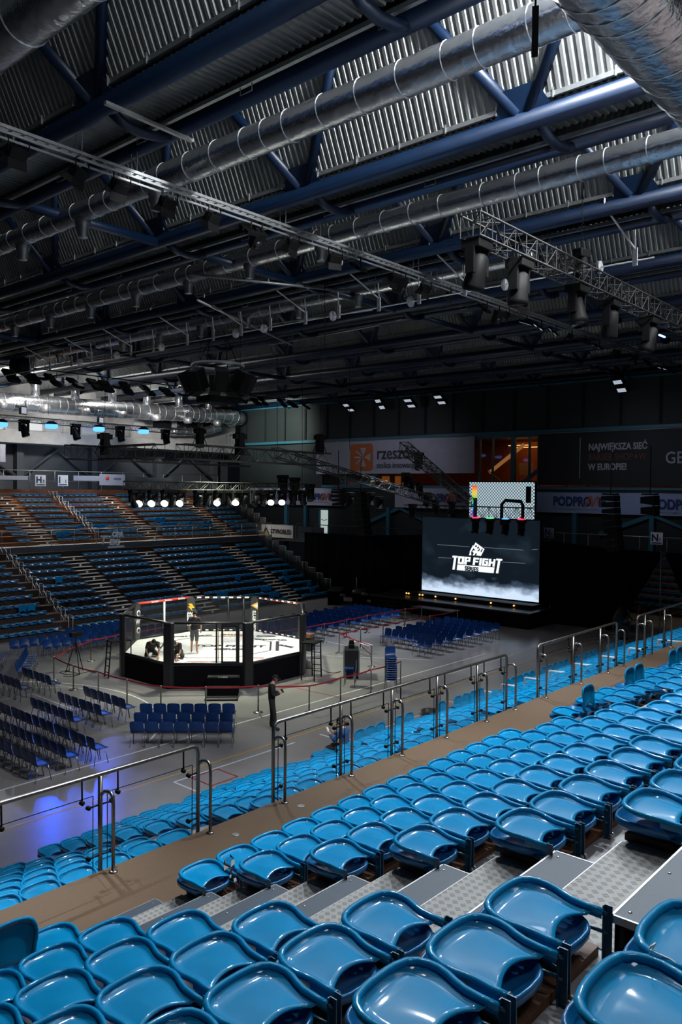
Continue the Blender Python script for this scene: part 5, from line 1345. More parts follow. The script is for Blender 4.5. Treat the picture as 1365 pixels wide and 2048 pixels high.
for i in range(8):
    v = V8[i]; d = v.normalized(); s = Vector((-d.y, d.x, 0))
    pad = empty('post', v+Vector((0, 0, 0)), label=None); pad.parent = cg
    b = MB(); w = .235
    pts = [(-w, -.05), (-w*.7, .09), (w*.7, .09), (w, -.05), (w*.8, -.10), (-w*.8, -.10)]
    b.prism(pts, lambda p: s*p[0]+d*p[1]+Vector((0, 0, ZM-.05 if i > 3 else .05)), lambda p: s*p[0]+d*p[1]+Vector((0, 0, ZT+.03)))
    b.build('corner_padding', 'padgrey' if i in (5, 6, 7) else 'padblack', pad, bevel=.03)
    MB().tube([(0, 0, 0), (0, 0, ZT)], .04, 6).build('post_tube', 'black', pad)
    inn = -d; r_ = s                      # facing inwards; right hand as seen from inside
    if i == 6:
        o = inn*.12
        z = ZT-.45; MB().prism([(-.02, .17), (.16, .17), (.06, .04), (.17, .04), (-.06, -.20), (-.01, -.05), (-.16, -.05)], lambda p: o+r_*p[0]+Vector((0, 0, z+p[1])), lambda p: o*1.06+r_*p[0]+Vector((0, 0, z+p[1]))).build('bolt_logo', 'yellow', pad)
        text_obj('pad_lettering', 'STON', .24, 'white', o*1.05+r_*.03+Vector((0, 0, ZT-.68)), (0, 0, -1), r_, pad, .003, 'LEFT', 1, 0, .01)
        text_obj('pad_lettering', 'CLOUD', .24, 'white', o*1.05-r_*.17+Vector((0, 0, ZT-.68)), (0, 0, -1), r_, pad, .003, 'LEFT', 1, 0, .01)
    if i == 5:
        o = inn*.12; z = ZT-.38
        MB().prism([(-.14, -.20), (.14, -.20), (0, .20)], lambda p: o+r_*(p[1]*.9)+Vector((0, 0, z+p[0]*1.3)), lambda p: o*1.05+r_*(p[1]*.9)+Vector((0, 0, z+p[0]*1.3))).build('roof_logo', 'yellow', pad)
        MB().prism([(-.08, -.20), (.08, -.20), (0, .10)], lambda p: o*1.06+r_*(p[1]*.8-.02)+Vector((0, 0, z+p[0]*1.3)), lambda p: o*1.1+r_*(p[1]*.8-.02)+Vector((0, 0, z+p[0]*1.3))).build('roof_logo_inner', 'white', pad)
        text_obj('pad_lettering', 'STYROBUD', .22, 'white', o*1.05-r_*.08+Vector((0, 0, ZT-.62)), (0, 0, -1), r_, pad, .003, 'LEFT', 1, 0, .01)
    if i == 7:
        for z in (ZT-.42, ZT-.80, ZT-1.18):
            if z == ZT-.80: text_obj('pad_lettering', 'W', .34, 'white', inn*.12-r_*.13+Vector((0, 0, z-.1)), r_, UP, pad, .004)
            else: MB().lathe([(.14, 0), (.14, .01)], inn*.115+Vector((0, 0, z)), 16, axis=inn).build('round_logo', 'white', pad); MB().lathe([(.09, 0), (.09, .012)], inn*.122+Vector((0, 0, z)), 16, axis=inn).build('round_logo_centre', 'padgrey', pad)
for i in range(8):
    a, c = V8[i], V8[(i+1) % 8]; d = (c-a).normalized(); L = (c-a).length; n = Vector((d.y, -d.x, 0)); n = n if n.dot(a) > 0 else -n
    pan = empty('fence_panel', a); pan.parent = cg
    z0, z1 = Vector((0, 0, ZM+.05)), Vector((0, 0, ZT-.05))
    A, B = Vector((0, 0, 0))+d*.2, d*(L-.2)
    me = uvquad('chain_link_mesh', A+z0, B+z0, B+z1, A+z1, 'fence', pan, .002)
    for p_ in me.data.uv_layers[0].data: p_.uv = (p_.uv[0]*L*1.0, p_.uv[1]*1.6)
    MB().tube([A-d*.1+Vector((0, 0, ZT)), B+d*.1+Vector((0, 0, ZT))], .055, 8).build('top_padding', 'redpad' if i == 6 else 'padblack', pan)
    MB().tube([A-d*.1+z0, B+d*.1+z0], .05, 8).build('bottom_padding', 'padblack', pan)
    if i == 1:
        # door in the front panel
        for u, w in ((.60*L, .06), (.88*L, .05)): MB().box(-w/2, w/2, -.04, .04, ZM, ZT, Matrix.Translation(d*u) @ Matrix.Rotation(math.atan2(d.y, d.x), 4, 'Z')).build('door_post', 'padblack', pan)
        dr = MB(); R = Matrix.Rotation(math.atan2(d.y, d.x), 4, 'Z')
        u0, u1 = .66*L, .86*L
        dr.box(u0, u0+.07, -.05, .05, ZM+.08, ZT-.08, R).box(u1-.05, u1+.05, -.05, .05, ZM+.08, ZT-.08, R).box(u0, u1, -.05, .05, ZT-.16, ZT-.05, R).box(u0, u1, -.05, .05, ZM+.05, ZM+.14, R)
        dr.build('door_frame', 'padblack', pan, bevel=.015)
        MB().box(.615*L, .625*L, .02, .05, ZM+.15, ZT-.2, R).build('door_edge_strip', 'yellow', pan)
    if i in (5, 6):
        for u in ((.5,) if i == 6 else (.18, .42)):
            MB().tube([d*(L*u)+z0, d*(L*u)+z1], .05, 8).build('mid_post', 'whitepaint' if i == 6 else 'padblack', pan)
    if i in (4, 5, 6):
        k = 7
        for q in range(k):
            o = d*(L*(.13+q*.123))-n*.058+Vector((0, 0, ZT+.0))
            if i == 6:
                if q % 2: text_obj('pad_lettering', 'fortuna', .13, 'white', o+Vector((0, 0, -.03)), -d, UP, pan, .003)
            else:
                MB().obox(o, d*(.10 if i == 5 else .07), n*.004, (0, 0, .035)).build('white_patch', 'white', pan)
                if i == 4: MB().obox(o+d*-.14+Vector((0, 0, -.02)), d*.07, n*.004, (0, 0, .02)).build('red_patch', 'redpad', pan)
            if i != 6: MB().obox(o+Vector((0, 0, ZM+.07-ZT)), d*.07, n*.004, (0, 0, .03)).build('white_patch', 'white', pan)
# steps at the door
dd = (V8[2]-V8[1]).normalized(); nn = Vector((dd.y, -dd.x, 0)); nn = nn if nn.dot(V8[1]) > 0 else -nn
c0 = CC+V8[1]+dd*2.2
e = empty('cage_steps', c0+nn*.1, math.atan2(dd.y, dd.x), 'black two-tread steps at the cage door with small white print', 'steps')
for k, (o_, z) in enumerate(((-.35, .62), (-.75, .32))):
    tt = MB().box(-.65, .55, o_-.32, o_, z-.05, z).build('tread', 'padblack', e, bevel=.01)
    MB().box(-.62, .52, o_-.3, o_-.02, 0, z-.05).build('step_skirt', 'blackcloth', tt)
text_obj('lettering', '2T N.SERIES', .07, 'white', (-.25, -.68, .59), (1, 0, 0), UP, e, .002)
e = empty('floor_frame', c0+nn*1.55, math.atan2(dd.y, dd.x), 'low black frame lying on the floor before the cage steps', 'frame')
MB().box(-.65, .55, -.3, -.26, 0, .05).box(-.65, .55, .1, .14, 0, .05).box(-.65, -.6, -.3, .14, 0, .05).box(.5, .55, -.3, .14, 0, .05).build('frame_bars', 'black', e); MB().box(-.6, .5, -.26, .1, .005, .02).build('frame_mat', 'padgrey', e)
# camera platforms left and right of the cage
for nm, p, a, hh, sg in (('black camera ladder tower left of the cage', at_z(213, 1355, 0), 2.95, 1.45, 1), ('black camera ladder tower right of the cage', at_z(634, 1352, 0), .35, 1.50, -1)):
    e = empty('ladder_tower', p, a, nm, 'ladder')
    for y in (-.2, .2): MB().tube([(0, y, 0), (-.12, y, hh)], .028, 6).build('ladder_rail', 'black', e)
    for k in range(5): MB().tube([(-.02*k-.01, -.2, .22+k*.26), (-.02*k-.01, .2, .22+k*.26)], .018, 5).build('rung', 'black', e)
    MB().box(-.95, -.10, -.3, .3, hh-.02, hh+.03).build('platform_top', 'black', e)
    for y in (-.28, .28): MB().tube([(-.92, y, hh), (-.92, y, 0)], .025, 6).build('rear_leg', 'black', e)

# ================================================================== floor markings
def line(p, q, w, m, lb, grp=None, z=.004):
    p, q = Vector((p[0], p[1], 0)), Vector((q[0], q[1], 0)); d = (q-p).normalized(); s = Vector((-d.y, d.x, 0))*w/2
    o = MB().add([p-s+Vector((0,0,z)), q-s+Vector((0,0,z)), q+s+Vector((0,0,z)), p+s+Vector((0,0,z))], [(0,1,2,3)]).build('floor_line', m); tag(o, lb, 'line', grp)
def gz(x, y): v = at_z(x, y, 0); return (v.x, v.y)
line((2, 17.35), (40, 17.35), .06, 'lineyellow', 'long yellow court line nearest the stand')
line((2, 19.67), (32.6, 19.67), .07, 'linewhite', 'long white court line running past the three rows of chairs')
A = gz(348, 1564.4); B = gz(604, 1481)
line(A, (17.2, A[1]), .06, 'linewhite', 'white box line behind the small red square'); line(A, (A[0], A[1]-1.6), .06, 'linewhite', 'short white line turning at the left box corner'); line((A[0]+5.6, A[1]), (A[0]+5.6, A[1]-1.8), .06, 'linewhite', 'short white line turning at the right box corner')
for i, (a, c) in enumerate((((13.22, 16.87), (14.12, 16.87)), ((14.12, 16.87), (14.12, 16.02)), ((14.12, 16.02), (13.22, 16.02)), ((13.22, 16.02), (13.22, 16.87)))): line(a, c, .05, 'linered', 'red line forming one side of the small square on the floor', 'sides of the small red floor square', .006)
C3 = [gz(*q) for q in ((95, 1425), (170, 1389), (240, 1378))]
def arc(c, r, a0, a1, w, m, lb, z=.005, n=40):
    vs = []
    for i in range(n+1):
        a = a0+(a1-a0)*i/n
        for rr_ in (r-w/2, r+w/2): vs.append((c[0]+rr_*math.cos(a), c[1]+rr_*math.sin(a), z))
    o = MB().add(vs, [(2*i, 2*i+2, 2*i+3, 2*i+1) for i in range(n)]).build('floor_line', m); tag(o, lb, 'line')
arc((10.4, 25.6), 6.6, -.95, .95, .07, 'linewhite', 'curved white court line around the left rows of chairs')
line(gz(0, 1400), gz(66, 1388), .06, 'linewhite', 'white court line left, under the last chair row'); line(gz(66, 1388), gz(155, 1422), .06, 'linewhite', 'white court line slanting through the left chairs'); line(gz(25, 1375), gz(166, 1376), .05, 'linewhite', 'faint white line left of the cage, upper'); line(gz(60, 1362), gz(166, 1378), .05, 'linewhite', 'faint white line left of the cage, lower')
line(gz(610, 1310), gz(860, 1320), .05, 'linewhite', 'white court line beyond the cage at right'); line(gz(640, 1280), gz(706, 1294), .05, 'linewhite', 'white court line by the right chair block')
line(gz(680, 1345), gz(560, 1375), .05, 'linered', 'thin red line on the floor right of the cage'); line((28, 18.6), (39, 18.6), .05, 'linewhite', 'white line in the bright reflection near the stage'); line((24.4, 16.3), (24.4, 15.0), .06, 'linewhite', 'short white line at the far railing'); line((17.5, 15.9), (23, 15.9), .05, 'linewhite', 'white box line behind the second railing')
line(gz(566, 1370), gz(700, 1400), .05, 'linered', 'red dashed line from the cage to the stand')

# ================================================================== chairs on the floor
def shell_mb():
    b = MB(); n = 6; prof = [(.21, .430), (.20, .448), (.12, .440), (-.05, .432), (-.15, .440), (-.19, .47), (-.215, .54), (-.235, .64), (-.25, .74), (-.255, .80)]
    vs = []; 
    for i, (y, z) in enumerate(prof):
        w = .20 if i < 5 else [.19, .195, .205, .20, .175][i-5]
        for k in range(n+1):
            u = -1+2*k/n; c = .02*u*u
            vs.append((u*w, y+(c if i >= 5 else 0), z+(c*.6 if i < 5 else (-.02*u*u if i == len(prof)-1 else 0))))
    fs = [(i*(n+1)+k, i*(n+1)+k+1, (i+1)*(n+1)+k+1, (i+1)*(n+1)+k) for i in range(len(prof)-1) for k in range(n)]
    b.add(vs, fs, True); b.add([(x, y-.012 if i >= 35 else y, z-.012 if i < 35 else z) for i, (x, y, z) in enumerate(vs)], [f[::-1] for f in fs], True)
    return b
def leg_mb(sx, sy):
    return MB().tube([(sx*.17, sy*.14-.01, .425), (sx*.20, sy*.22-.01, 0)], .011, 6)
def make_chair():
    r = empty('plastic_chair', (0, 0, 0), label='x', cat='chair', group='blue plastic chairs on the arena floor'); kids = []
    s = shell_mb().build('seat_shell', 'chair', r); q = MB().box(-.05, .05, -.262, -.256, .742, .765).build('slot_glint', 'chairleg', s); kids.append((s, [(q, [])]))  # pale plate paints the light glinting in the handle hole
    for sx in (-1, 1):
        for sy in (-1, 1): l = leg_mb(sx, sy).build('leg', 'chairleg', r); kids.append((l, []))
    f = MB().tube([(-.17, -.15, .425), (.17, -.15, .425)], .010, 5).tube([(-.17, .13, .425), (.17, .13, .425)], .010, 5).build('seat_frame', 'chairleg', r); kids.append((f, []))
    return r, kids
def make_chair_far():
    r = empty('plastic_chair', (0, 0, 0), label='x', cat='chair', group='blue plastic chairs on the arena floor')
    s = shell_mb().build('seat_shell', 'chair', r)
    q = MB().box(-.05, .05, -.262, -.256, .742, .765).build('slot_glint', 'chairleg', s)  # painted glint of the handle hole, as on the near chairs
    b = MB()
    for sx in (-1, 1):
        for sy in (-1, 1): b.tube([(sx*.17, sy*.14-.01, .425), (sx*.20, sy*.22-.01, 0)], .012, 4, cap=False)
    b.tube([(-.17, -.15, .425), (.17, -.15, .425), (.17, .13, .425), (-.17, .13, .425)], .010, 4, closed=True)
    l = b.build('leg_frame', 'chairleg', r)
    return r, [(s, [(q, [])]), (l, [])]
CH = []          # x, y, facing angle, label, near?
for r_, (x0, y0) in enumerate(((13.81, 20.15), (14.46, 20.88), (15.16, 21.60))):
    for i in range(7): CH.append((x0+i*.302, y0-i*.318, -PI/4-.03, 'chair in the small three-row block by the long line, %s from left, %s row' % (ordn(i), ('front', 'middle', 'back')[r_]), True))
for nm, X, ya, n in (('nearest row', 10.2, 19.62, 9), ('second nearest row', 11.05, 19.67, 11), ('third nearest row', 11.92, 19.67, 14), ('fourth row', 12.9, 22.5, 6), ('fifth row', 13.87, 22.5, 6), ('sixth row', 14.85, 22.58, 6), ('seventh row', 13.74, 27.44, 7), ('row curving up', 14.81, 27.29, 5)):
    for i in range(n): CH.append((X+.24, ya+i*.437, -PI/2, 'left block chair, %s from the right in the %s seen from the stand' % (ordn(i), nm), True))
for i in range(7): CH.append((15.25+i*.27, 30.0+i*.40, -2.25, 'chair in the curved row left of the tripod, %s from below' % ordn(i), True))
for i in range(9): CH.append((14.3+i*.24, 31.0+i*.36, -2.2, 'chair in the outer curved row at the left edge, %s from below' % ordn(i), True))
for i in range(14): CH.append((18.2+i*.47, 33.4-.0*i, PI, 'chair in the first row behind the cage facing it, %s from the left' % ordn(i), False))
for i in range(15): CH.append((17.2+i*.47, 34.5-.0*i, PI, 'chair in the second row behind the cage, %s from the left' % ordn(i), False))
for i in range(9): CH.append((20.5+i*.47, 35.5, PI, 'chair in the third row behind the cage, %s from the left' % ordn(i), False))
for r_ in range(11):
    for i in range(8): CH.append((36.7-.875*r_-.24, 27.93+i*.452, PI/2, 'chair beyond the cage, %s from the near end, %s row from the stage' % (ordn(i), ordn(r_)), False))
for r_ in range(10):
    for i in range(8):
        if r_ == 9 and i < 0: continue
        CH.append((36.6-.868*r_-.24, 21.37+i*.437, PI/2, 'chair before the stage, %s from the near end, %s row from the stage' % (ordn(i), ordn(r_)), False))
nr, nk = make_chair(); fr_, fk = make_chair_far(); un = uf = False
CH = [c for c in CH if inframe((c[0], c[1], .5), 40)]
CH = CH[:284]
for x, y, a, lb, near in CH:
    a += random.uniform(-.04, .04); x += random.uniform(-.015, .015)
    root, kids = (nr, nk) if near else (fr_, fk)
    if (near and not un) or (not near and not uf):
        root.location = (x, y, 0); root.rotation_euler = (0, 0, a); root['label'] = lb
        if near: un = True
        else: uf = True
    else: copy_tree(root, kids, (x, y, 0), a, lb)
# two stacks
for (px, py, n, a, nm) in ((782, 1381, 11, 2.4, 'tall stack of chairs by the rope'), (700, 1372, 4, .6, 'low stack of chairs before the black case')):
    p = at_z(px, py, 0)
    for i in range(n): copy_tree(nr, nk, (p.x, p.y, i*.085), a, 'blue chair in the %s, %s from the floor' % (nm, ordn(i)))
# papers on chairs
for i, (px, py) in enumerate(((706, 1282), (727, 1287), (738, 1290))):
    p = at_z(px, py, .46); o = MB().add([(p.x-.15, p.y-.2, p.z), (p.x+.15, p.y-.15, p.z), (p.x+.2, p.y+.2, p.z+.01), (p.x-.1, p.y+.18, p.z+.01)], [(0,1,2,3)]).build('paper_sheet', 'paper'); tag(o, 'white paper sheet on the chairs at the near left corner of the stage block, %s' % ('left', 'middle', 'right')[i], 'paper')

# ================================================================== barrier posts and belts
def stanchion(p, label):
    e = empty('barrier_post', (p[0], p[1], 0), label=label, cat='post')
    MB().lathe([(.17, 0), (.17, .015), (.12, .035), (.03, .05)], (0, 0, 0), 18).build('post_base', 'steel', e)
    MB().lathe([(.026, .04), (.026, .90), (.034, .90), (.034, .95), (.01, .96)], (0, 0, 0), 12).build('post_tube', 'steel', e)
def belt(p, q, label, sag=.03, zz=.92):
    e = None; n = 10; vs = []
    for i in range(n+1):
        t = i/n; x, y = p[0]+(q[0]-p[0])*t, p[1]+(q[1]-p[1])*t; z = zz-sag*4*t*(1-t)
        d = Vector((q[0]-p[0], q[1]-p[1], 0)).normalized(); s = Vector((-d.y, d.x, 0))*.004
        for sz, ss in ((-.025, s), (.025, s), (.025, -s), (-.025, -s)): vs.append((x+ss.x, y+ss.y, z+sz))
    fs = []
    for i in range(n):
        for k in range(4): fs.append((i*4+k, i*4+(k+1) % 4, (i+1)*4+(k+1) % 4, (i+1)*4+k))
    o = MB().add(vs, fs).build('barrier_belt', 'red'); tag(o, label, 'belt')
chA = [(16.22, 29.39), (15.95, 27.46), (16.05, 25.91), (16.07, 24.11), (16.33, 22.49), (17.29, 21.28), (18.66, 20.15), (19.86, 18.88), (21.49, 18.88), (23.24, 18.9), (25.14, 18.95)]
chB = [(17.52, 30.48), (19.15, 31.52), (20.9, 31.9), (23.5, 32.0)]
chC = [(25.6, 27.3), (29.5, 27.05), (31.33, 27.14), (33.1, 27.23), (36.44, 27.19), (37.74, 26.98)]
chD = [(26.85, 21.82), (28.03, 24.74), (29.66, 24.8), (31.45, 24.83), (33.09, 24.72), (35.34, 24.73), (38.08, 24.75)]
for nm, chn in (('front of the cage', chA), ('left rear of the cage', chB), ('chair block beyond the cage', chC), ('gap between the two right chair blocks', chD)):
    for i, p in enumerate(chn): stanchion(p, 'steel barrier post along the %s, %s from left' % (nm, ordn(i)))
    for i in range(len(chn)-1): belt(chn[i], chn[i+1], 'red belt along the %s, %s span' % (nm, ordn(i)))
belt(chA[0], chB[0], 'red barrier belt joining the corner post behind the tripod')

# ================================================================== smaller floor things
p = at_z(152, 1345, 0); e = empty('tripod_camera', p, label='black camera tripod standing left of the cage inside the belt', cat='tripod')
for a in (.3, 2.4, 4.5): MB().tube([(0, 0, 1.35), (.42*math.cos(a), .42*math.sin(a), 0)], .02, 6).build('leg', 'black', e)
MB().tube([(0, 0, .8), (0, 0, 1.5)], .025, 6).build('centre_column', 'black', e); MB().box(-.25, .22, -.09, .09, 1.5, 1.68).box(.22, .32, -.05, .05, 1.54, 1.64).build('camera_body', 'black', e, bevel=.01)
pts = [at_z(x, y, .012) for x, y in ((193, 1346), (178, 1343), (165, 1346), (150, 1350), (128, 1348), (119, 1345), (126, 1342), (150, 1345), (160, 1349), (145, 1353), (127, 1352))]
o = MB().tube(pts, .012, 5).build('floor_cable', 'black'); tag(o, 'black cable coiled under the tripod', 'cable')
pts = [at_z(x, y, .012) for x, y in ((612, 1337), (640, 1337), (655, 1344), (668, 1346), (682, 1343))]
o = MB().tube(pts, .012, 5).build('floor_cable', 'black'); tag(o, 'black cable running from the cage to the equipment case', 'cable')
pc = at_z(703, 1352, 0); e = empty('flight_case', pc, .72, 'open black flight case with metal edges right of the cage', 'case')
MB().box(-.52, .52, -.3, .3, .08, 1.15).build('case_body', 'padblack', e)
b = MB()
for x in (-.53, .53):
    for y in (-.31, .31): b.box(x-.025, x+.025, y-.025, y+.025, .06, 1.17)
for z in (.07, 1.16):
    for y in (-.31, .31): b.box(-.53, .53, y-.02, y+.02, z-.02, z+.02)
b.build('edge_profile', 'galv', e)
for x in (-.42, .42):
    for y in (-.22, .22): MB().lathe([(.05, -.02), (.05, .02)], (x, y, .05), 10, axis=(1, 0, 0)).build('castor', 'black', e)
MB().box(-.05, .35, -.12, .12, 1.17, 1.32).box(.05, .25, -.1, .1, 1.32, 1.45).build('camera_on_top', 'black', e, bevel=.02)
o = MB().tube([pc+Vector((.3, -.3, 1.2)), pc+Vector((.55, -.55, .9)), pc+Vector((.6, -.6, .4)), pc+Vector((.4, -.4, .1))], .012, 5).build('hanging_cable', 'black'); tag(o, 'black cable looping off the flight case', 'cable')
for i, (px, py, w, h) in enumerate(((614, 1300, .5, .8),)):
    p = at_z(px, py, 0); e = empty('equipment_box', p, .3, 'dark box with brown top beside the right ladder tower', 'box'); MB().box(-w/2, w/2, -.3, .3, 0, h*.8).build('box_body', 'padblack', e); MB().box(-w/2, w/2, -.3, .3, h*.8, h).build('box_top', 'wood', e)
p = at_z(616, 1335, 0); o = MB().lathe([(.13, 0), (.14, .3), (.10, .34), (.02, .36)], p, 14).build('water_jug', 'plastic_grey'); tag(o, 'pale water jug behind the right corner of the cage', 'jug')
# tables with gear near the stage, left
for i, (px, py, w) in enumerate(((672, 1196, 1.1), (720, 1198, 1.0))):
    p = at_z(px, py+10, 0); e = empty('technician_table', p, .6, 'black cloth covered table with equipment left of the stage, %s' % ('left', 'right')[i], 'table')
    MB().box(-w, w, -.4, .4, .0, .92).build('table_cloth', 'blackcloth', e); MB().box(-w-.05, w+.05, -.45, .45, .92, .97).build('table_top', 'padblack', e)
for i, (px, py, s) in enumerate(((714, 1186, .35), (730, 1190, .25), (686, 1192, .2))):
    p = at_z(px, py, 1.0); e = empty('equipment_bundle', p, i, 'dark covered equipment on the tables left of the stage, %s' % ('biggest', 'right one', 'small one')[i], 'equipment'); MB().lathe([(s, 0), (s*.9, s*.4), (s*.4, s*.7), (.02, s*.75)], (0, 0, 0), 10).build('cover', 'padgrey', e)
e = empty('stage_stairs', at_z(770, 1226, 0), .0, 'small dark metal steps at the left end of the stage', 'steps')
for k in range(3): MB().box(-.5+k*.3, -.2+k*.3, -.6, .6, .25+k*.22, .28+k*.22).build('tread', 'black', e)
for y in (-.6, .6): MB().tube([(-.5, y, 0), (.4, y, .75)], .025, 5).tube([(-.35, y, 0), (-.35, y, .25)], .02, 5).tube([(.35, y, 0), (.35, y, .7)], .02, 5).build('stringer', 'black', e)
# bin and dark thing by the front of the seats
p = at_z(862, 1422, .0); 
e = empty('litter_bin', at_y(862, 1424, 15.6), label='black open litter bin standing by the front seats', cat='bin')
MB().lathe([(.22, -.6), (.30, .0), (.33, .02), (.33, .06), (.27, .06), (.24, -.3), (.05, -.32)], (0, 0, 0), 18).build('bin_body', 'padblack', e)
# things in the curtain gap, right
e = empty('equipment_trolley', at_z(1244, 1276, 0), .4, 'trolley with crates under clear plastic in the curtain gap', 'trolley')
MB().box(-.6, .5, -.35, .35, .12, .75).build('crate', 'padgrey', e)
for x in (-.5, .4):
    for y in (-.25, .25): MB().lathe([(.06, -.02), (.06, .02)], (x, y, .06), 8, axis=(0, 1, 0)).build('castor', 'black', e)
MB().lathe([(.55, .0), (.5, .35), (.3, .75), (.05, 1.0)], (.1, 0, .75), 9, smooth=False).build('plastic_cover', 'plasticfilm', e)
for i, (px, py) in enumerate(((1285, 1228), (1305, 1230))):
    e = empty('cafe_chair', at_z(px, py+14, 0), i, 'dark chair in the lit gap between the curtains, %s' % ('left', 'right')[i], 'chair')
    MB().box(-.22, .22, -.22, .22, .43, .47).build('seat', 'padgrey', e); MB().box(-.22, .22, .2, .24, .47, .9).build('backrest', 'padgrey', e)
    for x in (-.2, .2):
        for y in (-.2, .2): MB().tube([(x, y, 0), (x, y, .45)], .015, 5).build('leg', 'galv', e)
e = empty('standing_table', at_z(1262, 1222, 0), .2, 'pale standing sign board in the curtain gap', 'board'); MB().box(-.3, .3, -.02, .02, .5, 1.25).build('board_sheet', 'yellow', e); MB().tube([(-.28, 0, 0), (-.28, 0, .6)], .02, 5).tube([(.28, 0, 0), (.28, 0, .6)], .02, 5).build('board_legs', 'black', e)
e = empty('folding_stand', at_z(1100, 1248, 0), 0, 'thin dark stand with a bottle right of the stage', 'stand'); MB().box(-.2, .2, -.15, .15, 0, .7).build('stand_body', 'padblack', e); MB().lathe([(.06, .7), (.06, 1.0), (.02, 1.1)], (0, 0, 0), 8).build('bottle', 'navy', e)
# plastic film on a front row seat, and the cable tie on the rightmost seat
p = at_z(455, 1765, P(1)+.24)
e = empty('plastic_wrapper', p, label='crumpled clear plastic wrapper on the nearest front row seat by the steps', cat='wrapper')
vs = []
for i in range(9):
    for k in range(4):
        z = .25-.055*i; x = (k-1.5)*.03*(1+.6*math.sin(i*1.3))+.012*i; vs.append((x+random.uniform(-.012, .012), random.uniform(-.02, .02)-.006*i, z+random.uniform(-.01, .01)))
MB().add(vs, [(i*4+k, i*4+k+1, (i+1)*4+k+1, (i+1)*4+k) for i in range(8) for k in range(3)]).build('film', 'plasticfilm', e)
p = at_z(1299, 1900, P(7)+.27); 
o = MB().tube([p+Vector(v) for v in ((0, 0, -.02), (.012, -.01, .012), (0, -.02, .03), (-.012, -.01, .02), (0, 0, 0), (.02, -.06, -.015), (.015, -.12, -.03))], .0035, 5).build('cable_tie', 'white'); tag(o, 'white cable tie looped on the rim of the seat at the right edge', 'tie')
# chain falls and cables hanging from the roof
for i, (px, py0, py1, X) in enumerate(((97, 790, 830, 28), (375, 750, 870, 30), (555, 650, 900, 28), (605, 770, 1000, 38), (650, 560, 700, 20), (700, 600, 900, 32), (834, 700, 800, 38))):
    a, b_ = at_x(px, py0, X), at_x(px, py1, X); o = MB().tube([(a.x, a.y, 14.6), (b_.x, b_.y, b_.z)], .016, 4).build('hanging_cable', 'black'); tag(o, 'thin black cable hanging from the roof, %s from the left' % ordn(i), 'cable', 'thin cables hanging from the roof')

